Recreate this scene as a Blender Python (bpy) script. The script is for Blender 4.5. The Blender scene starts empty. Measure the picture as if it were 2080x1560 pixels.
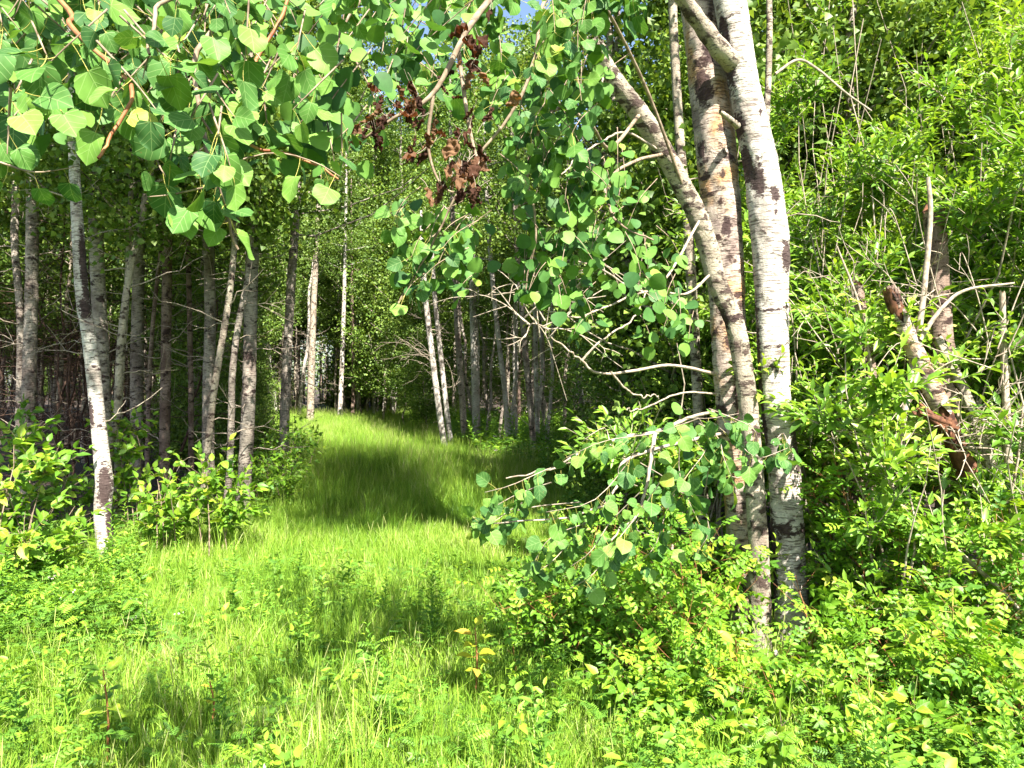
import bpy, math, random
import numpy as np
from mathutils import Matrix, Vector

# ---------------------------------------------------------------- camera, world, sun, exposure
SC = bpy.context.scene
COL = SC.collection
FPX, CXP, CYP, EYE = 1485.0, 1040.0, 780.0, 1.6          # focal length / centre in photo pixels, eye height

cam_d = bpy.data.cameras.new("camera")
cam_d.sensor_width = 36.0
cam_d.lens = 36.0 * FPX / 2080.0
cam_d.clip_start, cam_d.clip_end = 0.05, 2000.0
cam = bpy.data.objects.new("camera", cam_d)
COL.objects.link(cam)
cam.location = (0, 0, EYE)
cam.rotation_euler = (math.radians(90), 0, 0)
SC.camera = cam

SUN_AZ, SUN_EL = math.radians(24), math.radians(50)       # to the right of straight behind the camera
SUNV = np.array([math.sin(SUN_AZ) * math.cos(SUN_EL), -math.cos(SUN_AZ) * math.cos(SUN_EL), math.sin(SUN_EL)])
w = bpy.data.worlds.new("World"); SC.world = w; w.use_nodes = True
nt = w.node_tree
bg = nt.nodes["Background"]
sky = nt.nodes.new("ShaderNodeTexSky"); sky.sky_type = 'NISHITA'; sky.sun_disc = False
sky.sun_elevation = SUN_EL
sky.sun_rotation = math.atan2(SUNV[0], SUNV[1])
sky.dust_density = 1.5
nt.links.new(sky.outputs[0], bg.inputs[0]); bg.inputs[1].default_value = 0.07
sun_d = bpy.data.lights.new("sun", 'SUN'); sun_d.energy = 5.0; sun_d.angle = math.radians(0.53)
sun_d.color = (1.0, 0.95, 0.86)
sun = bpy.data.objects.new("sun", sun_d); COL.objects.link(sun)
sun.rotation_euler = Vector((-SUNV).tolist()).to_track_quat('-Z', 'Y').to_euler()
sun.location = (6, -12, 14)

SC.view_settings.view_transform = 'Standard'
SC.view_settings.look = 'None'
SC.view_settings.exposure = 2.2
SC.view_settings.gamma = 1.0
SC.render.engine = 'CYCLES'
SC.cycles.max_bounces = 4
SC.cycles.diffuse_bounces = 3
SC.cycles.transmission_bounces = 3
SC.cycles.caustics_reflective = SC.cycles.caustics_refractive = False
SC.cycles.transparent_max_bounces = 8
SC.cycles.use_denoising = True

RNG = np.random.default_rng(11)
UP = np.array([0, 0, 1.0])

# ---------------------------------------------------------------- helpers: maths
def at(px, py, d):
    """world point seen at photo pixel (px, py), d metres in front of the camera"""
    return np.array([(px - CXP) / FPX * d, d, EYE + (CYP - py) / FPX * d])

def terrain(x, y):
    x = np.asarray(x, float); y = np.asarray(y, float)
    z = 0.035 * np.sin(x * 0.9 + 0.7 * y) + 0.03 * np.sin(0.5 * y - 0.8 * x + 1) + 0.02 * np.sin(2.1 * x + 1.3) * np.sin(1.7 * y)
    return z * np.clip(1.2 - np.abs(y - 10) / 60, 0.2, 1)

def nrm(v):
    return v / np.maximum(np.linalg.norm(v, axis=-1, keepdims=True), 1e-9)

def smooth_path(pts, n):
    """Catmull-Rom through the points, n samples"""
    P = np.asarray(pts, float)
    if len(P) == 2:
        t = np.linspace(0, 1, n)[:, None]
        return P[0] * (1 - t) + P[1] * t
    Q = np.vstack([2 * P[0] - P[1], P, 2 * P[-1] - P[-2]])
    s = np.linspace(0, len(P) - 1 - 1e-6, n)
    i = s.astype(int); t = (s - i)[:, None]
    a, b, c, d = Q[i], Q[i + 1], Q[i + 2], Q[i + 3]
    return 0.5 * (2 * b + (c - a) * t + (2 * a - 5 * b + 4 * c - d) * t ** 2 + (3 * b - 3 * c + d - a) * t ** 3)

# ---------------------------------------------------------------- helpers: meshes
class Geo:
    def __init__(self):
        self.V, self.F, self.M, self.T, self.S, self.UV, self.n = [], [], [], [], [], [], 0
    def add(self, V, F, mat=0, tint=0.5, scar=0.0, uv=None):
        V = np.asarray(V, float).reshape(-1, 3); F = np.asarray(F, int)
        self.V.append(V); self.F.append(F + self.n)
        self.M.append(np.broadcast_to(np.asarray(mat), (len(F),)))
        self.T.append(np.broadcast_to(np.asarray(tint, float), (len(V),)))
        self.S.append(np.broadcast_to(np.asarray(scar, float), (len(V),)))
        self.UV.append(np.zeros((len(V), 2)) if uv is None else np.asarray(uv, float))
        self.n += len(V)
        return self
    def mesh(self, name, mats, smooth=True, uv=False, extra=None):
        V = np.vstack(self.V)
        me = bpy.data.meshes.new(name)
        me.vertices.add(len(V)); me.vertices.foreach_set("co", V.ravel())
        loops = np.concatenate([f.ravel() for f in self.F]) if self.F else np.zeros(0, int)
        tot = np.concatenate([np.full(len(f), f.shape[1]) for f in self.F])
        me.loops.add(len(loops)); me.loops.foreach_set("vertex_index", loops.astype(np.int32))
        me.polygons.add(len(tot))
        st = np.concatenate([[0], np.cumsum(tot)[:-1]])
        me.polygons.foreach_set("loop_start", st.astype(np.int32))
        me.polygons.foreach_set("material_index", np.concatenate(self.M).astype(np.int32))
        me.polygons.foreach_set("use_smooth", np.full(len(tot), smooth))
        me.update(calc_edges=True)
        a = me.attributes.new("tint", 'FLOAT', 'POINT'); a.data.foreach_set("value", np.concatenate(self.T))
        s = np.concatenate(self.S)
        if s.any():
            a = me.attributes.new("scar", 'FLOAT', 'POINT'); a.data.foreach_set("value", s)
        if uv:
            U = np.vstack(self.UV)[loops]
            l = me.uv_layers.new(name="leaf_uv"); l.data.foreach_set("uv", U.ravel())
        for m in mats: me.materials.append(m)
        return me

def tubes(P, R, sides=5, cap=False):
    """P (M,K,3) centre lines, R (M,K) radii -> V, quads"""
    P = np.asarray(P, float); R = np.asarray(R, float)
    if P.ndim == 2: P, R = P[None], R[None]
    M, K, _ = P.shape
    T = nrm(np.gradient(P, axis=1))
    ref = np.where(np.abs(T[:, :1, 2:3]) > 0.8, np.array([1.0, 0.13, 0]), np.array([0.1, 0.05, 1.0]))
    A = nrm(np.cross(T, np.broadcast_to(ref, T.shape))); B = np.cross(T, A)
    an = np.arange(sides) * 2 * math.pi / sides
    V = P[:, :, None] + R[:, :, None, None] * (np.cos(an)[:, None] * A[:, :, None] + np.sin(an)[:, None] * B[:, :, None])
    idx = np.arange(M * K * sides).reshape(M, K, sides)
    a, b = idx[:, :-1], idx[:, 1:]
    F = np.stack([a, np.roll(a, -1, 2), np.roll(b, -1, 2), b], -1).reshape(-1, 4)
    return V.reshape(-1, 3), F

def link(name, me, parent=None, base=None):
    o = bpy.data.objects.new(name, me)
    COL.objects.link(o)
    if parent is not None: o.parent = parent
    return o

def tag(o, label=None, cat=None, group=None, kind=None):
    if label: o["label"] = label
    if cat: o["category"] = cat
    if group: o["group"] = group
    if kind: o["kind"] = kind
    return o

def thing(name, base, label, cat, group=None, rz=0.0, s=1.0):
    o = bpy.data.objects.new(name, None); COL.objects.link(o)
    o.empty_display_size = 0.2
    o.location = [float(c) for c in base]; o.rotation_euler = (0, 0, rz); o.scale = (s, s, s)
    return tag(o, label, cat, group)

# ---------------------------------------------------------------- helpers: materials
def new_mat(name):
    m = bpy.data.materials.new(name); m.use_nodes = True
    for n in list(m.node_tree.nodes): m.node_tree.nodes.remove(n)
    return m, m.node_tree.nodes, m.node_tree.links

def ramp(N, stops, interp='LINEAR'):
    r = N.new("ShaderNodeValToRGB"); r.color_ramp.interpolation = interp
    e = r.color_ramp.elements
    while len(e) < len(stops): e.new(0.5)
    for x, (p, c) in zip(e, stops):
        x.position = p; x.color = (*c, 1) if len(c) == 3 else c
    return r

def math_n(N, L, op, a, b=None, clamp=False):
    n = N.new("ShaderNodeMath"); n.operation = op; n.use_clamp = clamp
    for i, v in enumerate((a, b)):
        if v is None: continue
        if isinstance(v, (int, float)): n.inputs[i].default_value = v
        else: L.new(v, n.inputs[i])
    return n.outputs[0]

def leaf_mat(name, stops, trans=0.35, source='attr', veins=False, rough=0.5, tcol=(1.25, 1.15, 0.5), spec=0.35, spots=False, patchy=False):
    m, N, L = new_mat(name)
    out = N.new("ShaderNodeOutputMaterial")
    oi = N.new("ShaderNodeObjectInfo")
    if source == 'attr':
        at_ = N.new("ShaderNodeAttribute"); at_.attribute_name = "tint"
        f = math_n(N, L, 'ADD', at_.outputs["Fac"], math_n(N, L, 'MULTIPLY', math_n(N, L, 'SUBTRACT', oi.outputs["Random"], 0.5), 0.25))
    else:
        f = oi.outputs["Random"]
    if patchy:                                              # stands of different grasses along the track
        ge = N.new("ShaderNodeNewGeometry"); pn = N.new("ShaderNodeTexNoise"); pn.inputs["Scale"].default_value = 0.9; pn.inputs["Detail"].default_value = 4
        L.new(ge.outputs["Position"], pn.inputs["Vector"])
        f = math_n(N, L, 'ADD', f, math_n(N, L, 'MULTIPLY', math_n(N, L, 'SUBTRACT', pn.outputs["Fac"], 0.5), 1.3))
    r = ramp(N, stops); L.new(f, r.inputs[0])
    col = r.outputs[0]
    # slow mottling so no two leaves are a single flat colour
    tc = N.new("ShaderNodeTexCoord"); nz = N.new("ShaderNodeTexNoise"); nz.inputs["Scale"].default_value = 60 if source == 'attr' else 2.5
    L.new(tc.outputs["Object"], nz.inputs["Vector"])
    hsv = N.new("ShaderNodeHueSaturation"); L.new(col, hsv.inputs["Color"])
    L.new(math_n(N, L, 'ADD', math_n(N, L, 'MULTIPLY', nz.outputs["Fac"], 0.5), 0.75), hsv.inputs["Value"])
    col = hsv.outputs[0]
    bump_in = None
    if veins:
        uvn = N.new("ShaderNodeUVMap"); uvn.uv_map = "leaf_uv"
        sep = N.new("ShaderNodeSeparateXYZ"); L.new(uvn.outputs[0], sep.inputs[0])
        u = math_n(N, L, 'ABSOLUTE', sep.outputs[0]); v = sep.outputs[1]
        d = math_n(N, L, 'MULTIPLY', u, 1.0)
        for (v0, k) in ((-0.02, 1.05), (0.0, 0.42), (0.30, 1.0), (0.55, 0.9)):
            # side vein: v = v0 + k*u ; distance measured along v
            e = math_n(N, L, 'ABSOLUTE', math_n(N, L, 'SUBTRACT', math_n(N, L, 'SUBTRACT', v, v0), math_n(N, L, 'MULTIPLY', u, k)))
            e = math_n(N, L, 'ADD', math_n(N, L, 'MULTIPLY', e, 0.75), 0.004)
            d = math_n(N, L, 'MINIMUM', d, e)
        mr = N.new("ShaderNodeMapRange"); mr.inputs["From Min"].default_value = 0.003; mr.inputs["From Max"].default_value = 0.019
        mr.inputs["To Min"].default_value = 1; mr.inputs["To Max"].default_value = 0
        L.new(d, mr.inputs["Value"])
        mix = N.new("ShaderNodeMixRGB"); mix.inputs[2].default_value = (0.42, 0.55, 0.22, 1)
        L.new(math_n(N, L, 'MULTIPLY', mr.outputs[0], 0.32), mix.inputs[0]); L.new(col, mix.inputs[1]); col = mix.outputs[0]
        bump_in = mr.outputs[0]
    if spots:                                               # brown flecks and scorched patches on some leaves
        sh = N.new("ShaderNodeVectorMath"); sh.operation = 'ADD'; cx_ = N.new("ShaderNodeCombineXYZ")
        L.new(math_n(N, L, 'MULTIPLY', oi.outputs["Random"], 53.0), cx_.inputs[0]); L.new(math_n(N, L, 'MULTIPLY', oi.outputs["Random"], 17.0), cx_.inputs[1])
        L.new(tc.outputs["Object"], sh.inputs[0]); L.new(cx_.outputs[0], sh.inputs[1])
        n3_ = N.new("ShaderNodeTexNoise"); n3_.inputs["Scale"].default_value = 5.0; n3_.inputs["Detail"].default_value = 4; n3_.inputs["Roughness"].default_value = 0.75
        L.new(sh.outputs[0], n3_.inputs["Vector"])
        r3_ = ramp(N, [(0.66, (0, 0, 0)), (0.70, (1, 1, 1))]); L.new(n3_.outputs["Fac"], r3_.inputs[0])
        m3_ = N.new("ShaderNodeMixRGB"); m3_.inputs[2].default_value = (0.16, 0.10, 0.03, 1); L.new(math_n(N, L, 'MULTIPLY', r3_.outputs[0], 0.8), m3_.inputs[0]); L.new(col, m3_.inputs[1]); col = m3_.outputs[0]
    p = N.new("ShaderNodeBsdfPrincipled"); p.inputs["Roughness"].default_value = rough
    p.inputs["Specular IOR Level"].default_value = spec
    L.new(col, p.inputs["Base Color"])
    if bump_in is not None:
        b = N.new("ShaderNodeBump"); b.inputs["Strength"].default_value = 0.25; b.inputs["Distance"].default_value = 0.002
        L.new(bump_in, b.inputs["Height"]); L.new(b.outputs[0], p.inputs["Normal"])
    t = N.new("ShaderNodeBsdfTranslucent")
    tm = N.new("ShaderNodeMixRGB"); tm.blend_type = 'MULTIPLY'; tm.inputs[0].default_value = 1; tm.inputs[2].default_value = (*tcol, 1)
    L.new(col, tm.inputs[1]); L.new(tm.outputs[0], t.inputs[0])
    mx = N.new("ShaderNodeMixShader"); mx.inputs[0].default_value = trans
    L.new(p.outputs[0], mx.inputs[1]); L.new(t.outputs[0], mx.inputs[2]); L.new(mx.outputs[0], out.inputs[0])
    return m

def bark_mat(name, pale, mid, dark, lent=0.55, patch=0.5, ochre=None, scale=1.0, rough=0.85, bump=0.6):
    m, N, L = new_mat(name)
    out = N.new("ShaderNodeOutputMaterial"); p = N.new("ShaderNodeBsdfPrincipled")
    p.inputs["Roughness"].default_value = rough; p.inputs["Specular IOR Level"].default_value = 0.15
    tc = N.new("ShaderNodeTexCoord"); oi = N.new("ShaderNodeObjectInfo")
    off = N.new("ShaderNodeVectorMath"); off.operation = 'ADD'
    L.new(tc.outputs["Object"], off.inputs[0])
    cr = N.new("ShaderNodeCombineXYZ"); L.new(math_n(N, L, 'MULTIPLY', oi.outputs["Random"], 37.0), cr.inputs[0]); L.new(math_n(N, L, 'MULTIPLY', oi.outputs["Random"], 91.0), cr.inputs[2])
    L.new(cr.outputs[0], off.inputs[1])
    def noise(sc, scale_, detail=3, rough_=0.55, dist=0.0):
        mp = N.new("ShaderNodeMapping"); mp.inputs["Scale"].default_value = sc
        L.new(off.outputs[0], mp.inputs[0])
        n = N.new("ShaderNodeTexNoise"); n.inputs["Scale"].default_value = scale_ * scale; n.inputs["Detail"].default_value = detail
        n.inputs["Roughness"].default_value = rough_; n.inputs["Distortion"].default_value = dist
        L.new(mp.outputs[0], n.inputs["Vector"]); return n.outputs["Fac"]
    big = noise((1, 1, 0.7), 5, 4)
    r1 = ramp(N, [(0.36, mid), (0.56, pale)] if ochre is None else [(0.34, mid), (0.47, pale), (0.60, ochre), (0.72, pale)])
    L.new(big, r1.inputs[0])
    # lenticels: short horizontal dashes
    ln = noise((1, 1, 8.5), 15, 3, 0.6, 0.15)
    rl = ramp(N, [(lent - 0.01, (0, 0, 0)), (lent + 0.06, (1, 1, 1))]); L.new(ln, rl.inputs[0])
    m1 = N.new("ShaderNodeMixRGB"); L.new(math_n(N, L, 'MULTIPLY', rl.outputs[0], 0.68), m1.inputs[0]); L.new(r1.outputs[0], m1.inputs[1]); m1.inputs[2].default_value = (*dark, 1)
    # rough dark patches
    pt = noise((1, 1, 1.6), 7, 6, 0.65, 0.4)
    rp = ramp(N, [(patch + 0.08, (0, 0, 0)), (patch + 0.15, (1, 1, 1))]); L.new(pt, rp.inputs[0])
    m2 = N.new("ShaderNodeMixRGB"); L.new(rp.outputs[0], m2.inputs[0]); L.new(m1.outputs[0], m2.inputs[1]); m2.inputs[2].default_value = (*[c * 0.8 for c in dark], 1)
    # scars stored on the mesh
    sc_ = N.new("ShaderNodeAttribute"); sc_.attribute_name = "scar"
    fine = noise((1, 1, 1), 60, 4, 0.7)
    blot = noise((1, 1, 1.8), 22, 5, 0.7, 0.8)
    sf = math_n(N, L, 'ADD', sc_.outputs["Fac"], math_n(N, L, 'ADD', math_n(N, L, 'MULTIPLY', math_n(N, L, 'SUBTRACT', fine, 0.5), 0.5), math_n(N, L, 'MULTIPLY', math_n(N, L, 'SUBTRACT', blot, 0.5), 2.2)))
    rs = ramp(N, [(0.30, (0, 0, 0)), (0.50, (0.95, 0.95, 0.95))]); L.new(math_n(N, L, 'MULTIPLY', sf, math_n(N, L, 'MULTIPLY', sc_.outputs["Fac"], 3.5, True)), rs.inputs[0])
    m3 = N.new("ShaderNodeMixRGB"); L.new(rs.outputs[0], m3.inputs[0]); L.new(m2.outputs[0], m3.inputs[1]); m3.inputs[2].default_value = (0.045, 0.026, 0.025, 1)
    # fine mottling
    hs = N.new("ShaderNodeHueSaturation"); L.new(m3.outputs[0], hs.inputs["Color"])
    L.new(math_n(N, L, 'ADD', math_n(N, L, 'MULTIPLY', fine, 0.9), 0.55), hs.inputs["Value"])
    L.new(hs.outputs[0], p.inputs["Base Color"])
    h = math_n(N, L, 'SUBTRACT', math_n(N, L, 'MULTIPLY', fine, 0.7), math_n(N, L, 'ADD', rl.outputs[0], math_n(N, L, 'MULTIPLY', rp.outputs[0], -0.6)))
    b = N.new("ShaderNodeBump"); b.inputs["Strength"].default_value = min(1.0, bump * 1.4); b.inputs["Distance"].default_value = 0.010
    L.new(h, b.inputs["Height"]); L.new(b.outputs[0], p.inputs["Normal"])
    L.new(p.outputs[0], out.inputs[0])
    return m

def plain_mat(name, c0, c1, scale=20, rough=0.85):
    m, N, L = new_mat(name)
    out = N.new("ShaderNodeOutputMaterial"); p = N.new("ShaderNodeBsdfPrincipled"); p.inputs["Roughness"].default_value = rough
    p.inputs["Specular IOR Level"].default_value = 0.2
    tc = N.new("ShaderNodeTexCoord"); nz = N.new("ShaderNodeTexNoise"); nz.inputs["Scale"].default_value = scale; nz.inputs["Detail"].default_value = 5
    L.new(tc.outputs["Object"], nz.inputs["Vector"])
    r = ramp(N, [(0.35, c0), (0.65, c1)]); L.new(nz.outputs["Fac"], r.inputs[0]); L.new(r.outputs[0], p.inputs["Base Color"])
    b = N.new("ShaderNodeBump"); b.inputs["Strength"].default_value = 0.5; b.inputs["Distance"].default_value = 0.004
    L.new(nz.outputs["Fac"], b.inputs["Height"]); L.new(b.outputs[0], p.inputs["Normal"])
    L.new(p.outputs[0], out.inputs[0]); return m

ASPEN = [(0.0, (0.036, 0.100, 0.028)), (0.5, (0.085, 0.195, 0.036)), (0.96, (0.155, 0.29, 0.048)), (1.0, (0.24, 0.31, 0.04))]
WOODS = [(0.0, (0.045, 0.095, 0.016)), (0.5, (0.115, 0.20, 0.03)), (1.0, (0.24, 0.33, 0.06))]
WILLOW = [(0.0, (0.055, 0.13, 0.016)), (0.35, (0.14, 0.28, 0.026)), (0.88, (0.31, 0.45, 0.045)), (1.0, (0.38, 0.40, 0.10))]
ROSE = [(0.0, (0.065, 0.17, 0.018)), (0.45, (0.145, 0.31, 0.022)), (0.96, (0.27, 0.43, 0.03)), (1.0, (0.40, 0.39, 0.04))]
DOGW = [(0.0, (0.06, 0.16, 0.018)), (0.5, (0.15, 0.30, 0.022)), (1.0, (0.31, 0.43, 0.03))]
GRASS = [(0.0, (0.065, 0.16, 0.018)), (0.40, (0.17, 0.322, 0.027)), (0.85, (0.29, 0.43, 0.05)), (1.0, (0.40, 0.43, 0.16))]
FORB = [(0.0, (0.07, 0.17, 0.022)), (0.55, (0.135, 0.29, 0.03)), (1.0, (0.25, 0.41, 0.03))]
M = {}
M['aspen_o'] = leaf_mat("aspen_leaf_blade", ASPEN, 0.26, 'object', veins=True, rough=0.52, spec=0.18, tcol=(1.15, 1.12, 0.5), spots=True)
M['aspen_a'] = leaf_mat("aspen_leaf_far", ASPEN, 0.26, 'attr', rough=0.52, spec=0.18, tcol=(1.15, 1.12, 0.5))
M['woods_a'] = leaf_mat("woodland_leaf", WOODS, 0.35, 'attr', rough=0.5)
M['willow_o'] = leaf_mat("willow_leaf", WILLOW, 0.35, 'object', rough=0.42, spec=0.4)
M['willow_a'] = leaf_mat("willow_leaf_mass", WILLOW, 0.35, 'attr', rough=0.42, spec=0.4)
M['rose_o'] = leaf_mat("rose_leaf", ROSE, 0.38, 'object', rough=0.5)
M['rose_a'] = leaf_mat("rose_leaf_mass", ROSE, 0.38, 'attr', rough=0.5)
M['dogw_o'] = leaf_mat("dogwood_leaf", DOGW, 0.40, 'object', rough=0.45, veins=True)
M['dogw_a'] = leaf_mat("dogwood_leaf_mass", DOGW, 0.40, 'attr', rough=0.45)
M['grass'] = leaf_mat("grass_blade", GRASS, 0.35, 'attr', rough=0.5, spec=0.3, patchy=True)
M['forb'] = leaf_mat("forb_leaf", FORB, 0.35, 'attr', rough=0.5)
M['dead'] = leaf_mat("withered_leaf", [(0, (0.028, 0.013, 0.009)), (0.6, (0.075, 0.034, 0.02)), (1, (0.24, 0.14, 0.075))], 0.3, 'object', rough=0.8, tcol=(1.5, 0.8, 0.45), spec=0.1)
M['yellow'] = leaf_mat("yellowing_leaf", [(0, (0.22, 0.34, 0.02)), (0.7, (0.40, 0.40, 0.03)), (1, (0.50, 0.32, 0.05))], 0.35, 'object')
M['flower'] = leaf_mat("clover_petal", [(0, (0.6, 0.45, 0.5)), (1, (0.75, 0.68, 0.66))], 0.3, 'attr', tcol=(1, 1, 1))
M['petiole'] = plain_mat("leaf_stalk", (0.32, 0.34, 0.06), (0.42, 0.33, 0.10), 30, 0.5)
M['red_twig'] = plain_mat("red_twig", (0.22, 0.07, 0.035), (0.30, 0.16, 0.06), 40, 0.55)
M['twig'] = plain_mat("brown_twig", (0.13, 0.09, 0.06), (0.30, 0.23, 0.16), 40)
M['brown_twig'] = plain_mat("dead_brown_twig", (0.035, 0.02, 0.015), (0.10, 0.06, 0.042), 40)
M['pale_twig'] = plain_mat("bleached_twig", (0.20, 0.155, 0.115), (0.40, 0.335, 0.26), 40)
M['birch'] = bark_mat("white_birch_bark", (0.53, 0.49, 0.43), (0.33, 0.28, 0.24), (0.085, 0.058, 0.05), lent=0.55, patch=0.525)
M['ochre'] = bark_mat("ochre_aspen_bark", (0.42, 0.34, 0.28), (0.20, 0.15, 0.13), (0.07, 0.042, 0.035), lent=0.565, patch=0.465, ochre=(0.37, 0.21, 0.10))
M['grey'] = bark_mat("lichened_grey_bark", (0.36, 0.31, 0.235), (0.20, 0.16, 0.125), (0.08, 0.055, 0.045), lent=0.61, patch=0.45, scale=1.5, bump=0.9)
M['aspen_bark'] = bark_mat("aspen_bark", (0.36, 0.31, 0.255), (0.19, 0.15, 0.125), (0.06, 0.04, 0.035), lent=0.56, patch=0.48)
M['brown_bark'] = bark_mat("brown_bark", (0.26, 0.19, 0.15), (0.13, 0.085, 0.065), (0.05, 0.03, 0.025), lent=0.58, patch=0.46)
M['rot'] = plain_mat("rotten_wood", (0.035, 0.014, 0.010), (0.17, 0.075, 0.04), 22)
M['knot'] = plain_mat("black_knot", (0.018, 0.012, 0.011), (0.07, 0.045, 0.04), 60)

# ---------------------------------------------------------------- the setting: ground
def path_left(d):  return np.interp(d, [0, 5, 8, 10, 15, 25, 32, 45], [-3.6, -3.4, -2.9, -3.0, -4.4, -8.0, -10.2, -13])
def path_right(d): return np.interp(d, [0, 3, 5, 7, 9, 12, 17, 25, 32, 45], [2.0, 1.2, 0.8, 0.7, 0.8, 0.5, -0.9, -3.2, -3.8, -6])

def make_ground():
    def axis(lo, hi, n, far):
        core = np.linspace(lo, hi, n)
        o = np.geomspace(1, far, 14)
        return np.concatenate([(lo - o)[::-1], core, hi + o])
    xs, ys = axis(-22, 18, 140, 600), axis(-6, 46, 170, 700)
    X, Y = np.meshgrid(xs, ys); Z = terrain(X, Y)
    V = np.stack([X, Y, Z], -1).reshape(-1, 3)
    nx = len(xs); i = np.arange(len(ys) - 1)[:, None] * nx + np.arange(nx - 1)[None]
    F = np.stack([i, i + 1, i + nx + 1, i + nx], -1).reshape(-1, 4)
    m, N, L = new_mat("woodland_floor")
    out = N.new("ShaderNodeOutputMaterial"); p = N.new("ShaderNodeBsdfPrincipled"); p.inputs["Roughness"].default_value = 0.95
    a = N.new("ShaderNodeAttribute"); a.attribute_name = "tint"
    tc = N.new("ShaderNodeTexCoord")
    n1 = N.new("ShaderNodeTexNoise"); n1.inputs["Scale"].default_value = 14; n1.inputs["Detail"].default_value = 6; L.new(tc.outputs["Object"], n1.inputs["Vector"])
    litter = ramp(N, [(0.3, (0.016, 0.010, 0.007)), (0.6, (0.05, 0.032, 0.020)), (0.75, (0.10, 0.065, 0.038))])
    turf = ramp(N, [(0.3, (0.03, 0.06, 0.012)), (0.65, (0.09, 0.15, 0.025))])
    L.new(n1.outputs[0], litter.inputs[0]); L.new(n1.outputs[0], turf.inputs[0])
    mx = N.new("ShaderNodeMixRGB"); L.new(a.outputs["Fac"], mx.inputs[0]); L.new(litter.outputs[0], mx.inputs[1]); L.new(turf.outputs[0], mx.inputs[2])
    L.new(mx.outputs[0], p.inputs["Base Color"])
    b = N.new("ShaderNodeBump"); b.inputs["Distance"].default_value = 0.03; L.new(n1.outputs[0], b.inputs["Height"]); L.new(b.outputs[0], p.inputs["Normal"])
    L.new(p.outputs[0], out.inputs[0])
    x, y = V[:, 0], V[:, 1]
    t = np.clip(1.2 - np.maximum(path_left(y) - x, x - path_right(y)) / 1.0, 0, 1) * (y < 36)
    t = np.maximum(t, (y < 4.5) * 1.0)
    g = Geo().add(V, F, 0, t)
    return tag(link("ground", g.mesh("ground", [m])), "grassy track floor running into leaf-littered woodland", "ground", kind="structure")
make_ground()

# ---------------------------------------------------------------- leaf templates (length along +Y, width X, normal Z, unit size)
def blade_strip(ts, ws, fold=0.12, droop=0.12, ncross=1):
    """leaf from base point, stations and tip point; returns V, F(tri)"""
    V = [(0, 0, 0)]; F = []
    cross = np.linspace(-1, 1, 2 * ncross + 1)
    c = len(cross)
    for t, w_ in zip(ts, ws):
        for u in cross:
            V.append((u * w_, t, abs(u) * w_ * fold * 2 - droop * t * t))
    V.append((0, 1, -droop)); tip = len(V) - 1
    for k in range(c - 1): F.append((0, 1 + k + 1, 1 + k))
    for s in range(len(ts) - 1):
        a, b = 1 + s * c, 1 + (s + 1) * c
        for k in range(c - 1):
            F.append((a + k, a + k + 1, b + k + 1)); F.append((a + k, b + k + 1, b + k))
    a = 1 + (len(ts) - 1) * c
    for k in range(c - 1): F.append((a + k, a + k + 1, tip))
    return np.array(V, float), np.array(F)

T_ASPEN = blade_strip([0.05, 0.25, 0.52, 0.80, 0.93], [0.26, 0.48, 0.50, 0.33, 0.15], 0.10, 0.10)
T_ASPEN_S = blade_strip([0.30], [0.48], 0.15, 0.12)
T_LANCE = blade_strip([0.28, 0.62], [0.17, 0.155], 0.25, 0.15)
T_OVATE = blade_strip([0.12, 0.38, 0.72], [0.20, 0.29, 0.17], 0.22, 0.22)
T_DIAM = blade_strip([0.45], [0.30], 0.2, 0.15)
T_DIAM_N = blade_strip([0.42], [0.19], 0.2, 0.15)

def compound(n_pairs, lf=0.34, lw=0.5):
    V, F, n = [], [], 0
    base_v, base_f = blade_strip([0.30, 0.70], [0.26 * lw * 2, 0.22 * lw * 2], 0.2, 0.15)
    spots = []
    for k in range(n_pairs):
        y = 0.25 + 0.55 * k / max(1, n_pairs - 1)
        for s in (-1, 1): spots.append((y, s * 1.15, lf * (0.85 + 0.3 * k / n_pairs)))
    spots.append((0.80, 0.0, lf))
    for y, a, l in spots:
        ca, sa = math.cos(a), math.sin(a)
        P = base_v * l
        Q = np.stack([P[:, 0] * ca + P[:, 1] * sa, -P[:, 0] * sa + P[:, 1] * ca, P[:, 2] - 0.12 * abs(a) * P[:, 1]], 1) + (0, y, -0.18 * y * y)
        V.append(Q); F.append(base_f + n); n += len(Q)
    rv, rf = tubes(np.array([[(0, 0, 0), (0, 0.4, -0.03), (0, 0.8, -0.115)]]), np.array([[0.012, 0.01, 0.006]]), 3)
    V.append(rv); rf = np.vstack([rf[:, [0, 1, 2]], rf[:, [0, 2, 3]]]); F.append(rf + n)
    return np.vstack(V), np.vstack(F)
T_ROSE = compound(3)
T_VETCH = compound(5, 0.24, 0.38)

def frames(axis, npref):
    a = nrm(axis); n = npref - (npref * a).sum(-1, keepdims=True) * a
    n = nrm(n); x = np.cross(a, n)
    return np.stack([x, a, n], -1)                         # columns

def put_leaves(geo, tmpl, pos, fr, size, tint, mat=0, jit=0.0):
    V0, F0 = tmpl
    N_ = len(pos)
    if N_ == 0: return
    sz = np.broadcast_to(np.asarray(size, float), (N_,))
    V = np.einsum('nij,kj->nki', fr, V0) * sz[:, None, None] + pos[:, None]
    F = F0[None] + (np.arange(N_) * len(V0))[:, None, None]
    geo.add(V.reshape(-1, 3), F.reshape(-1, F0.shape[1]), mat, np.repeat(np.broadcast_to(tint, (N_,)), len(V0)))

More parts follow.
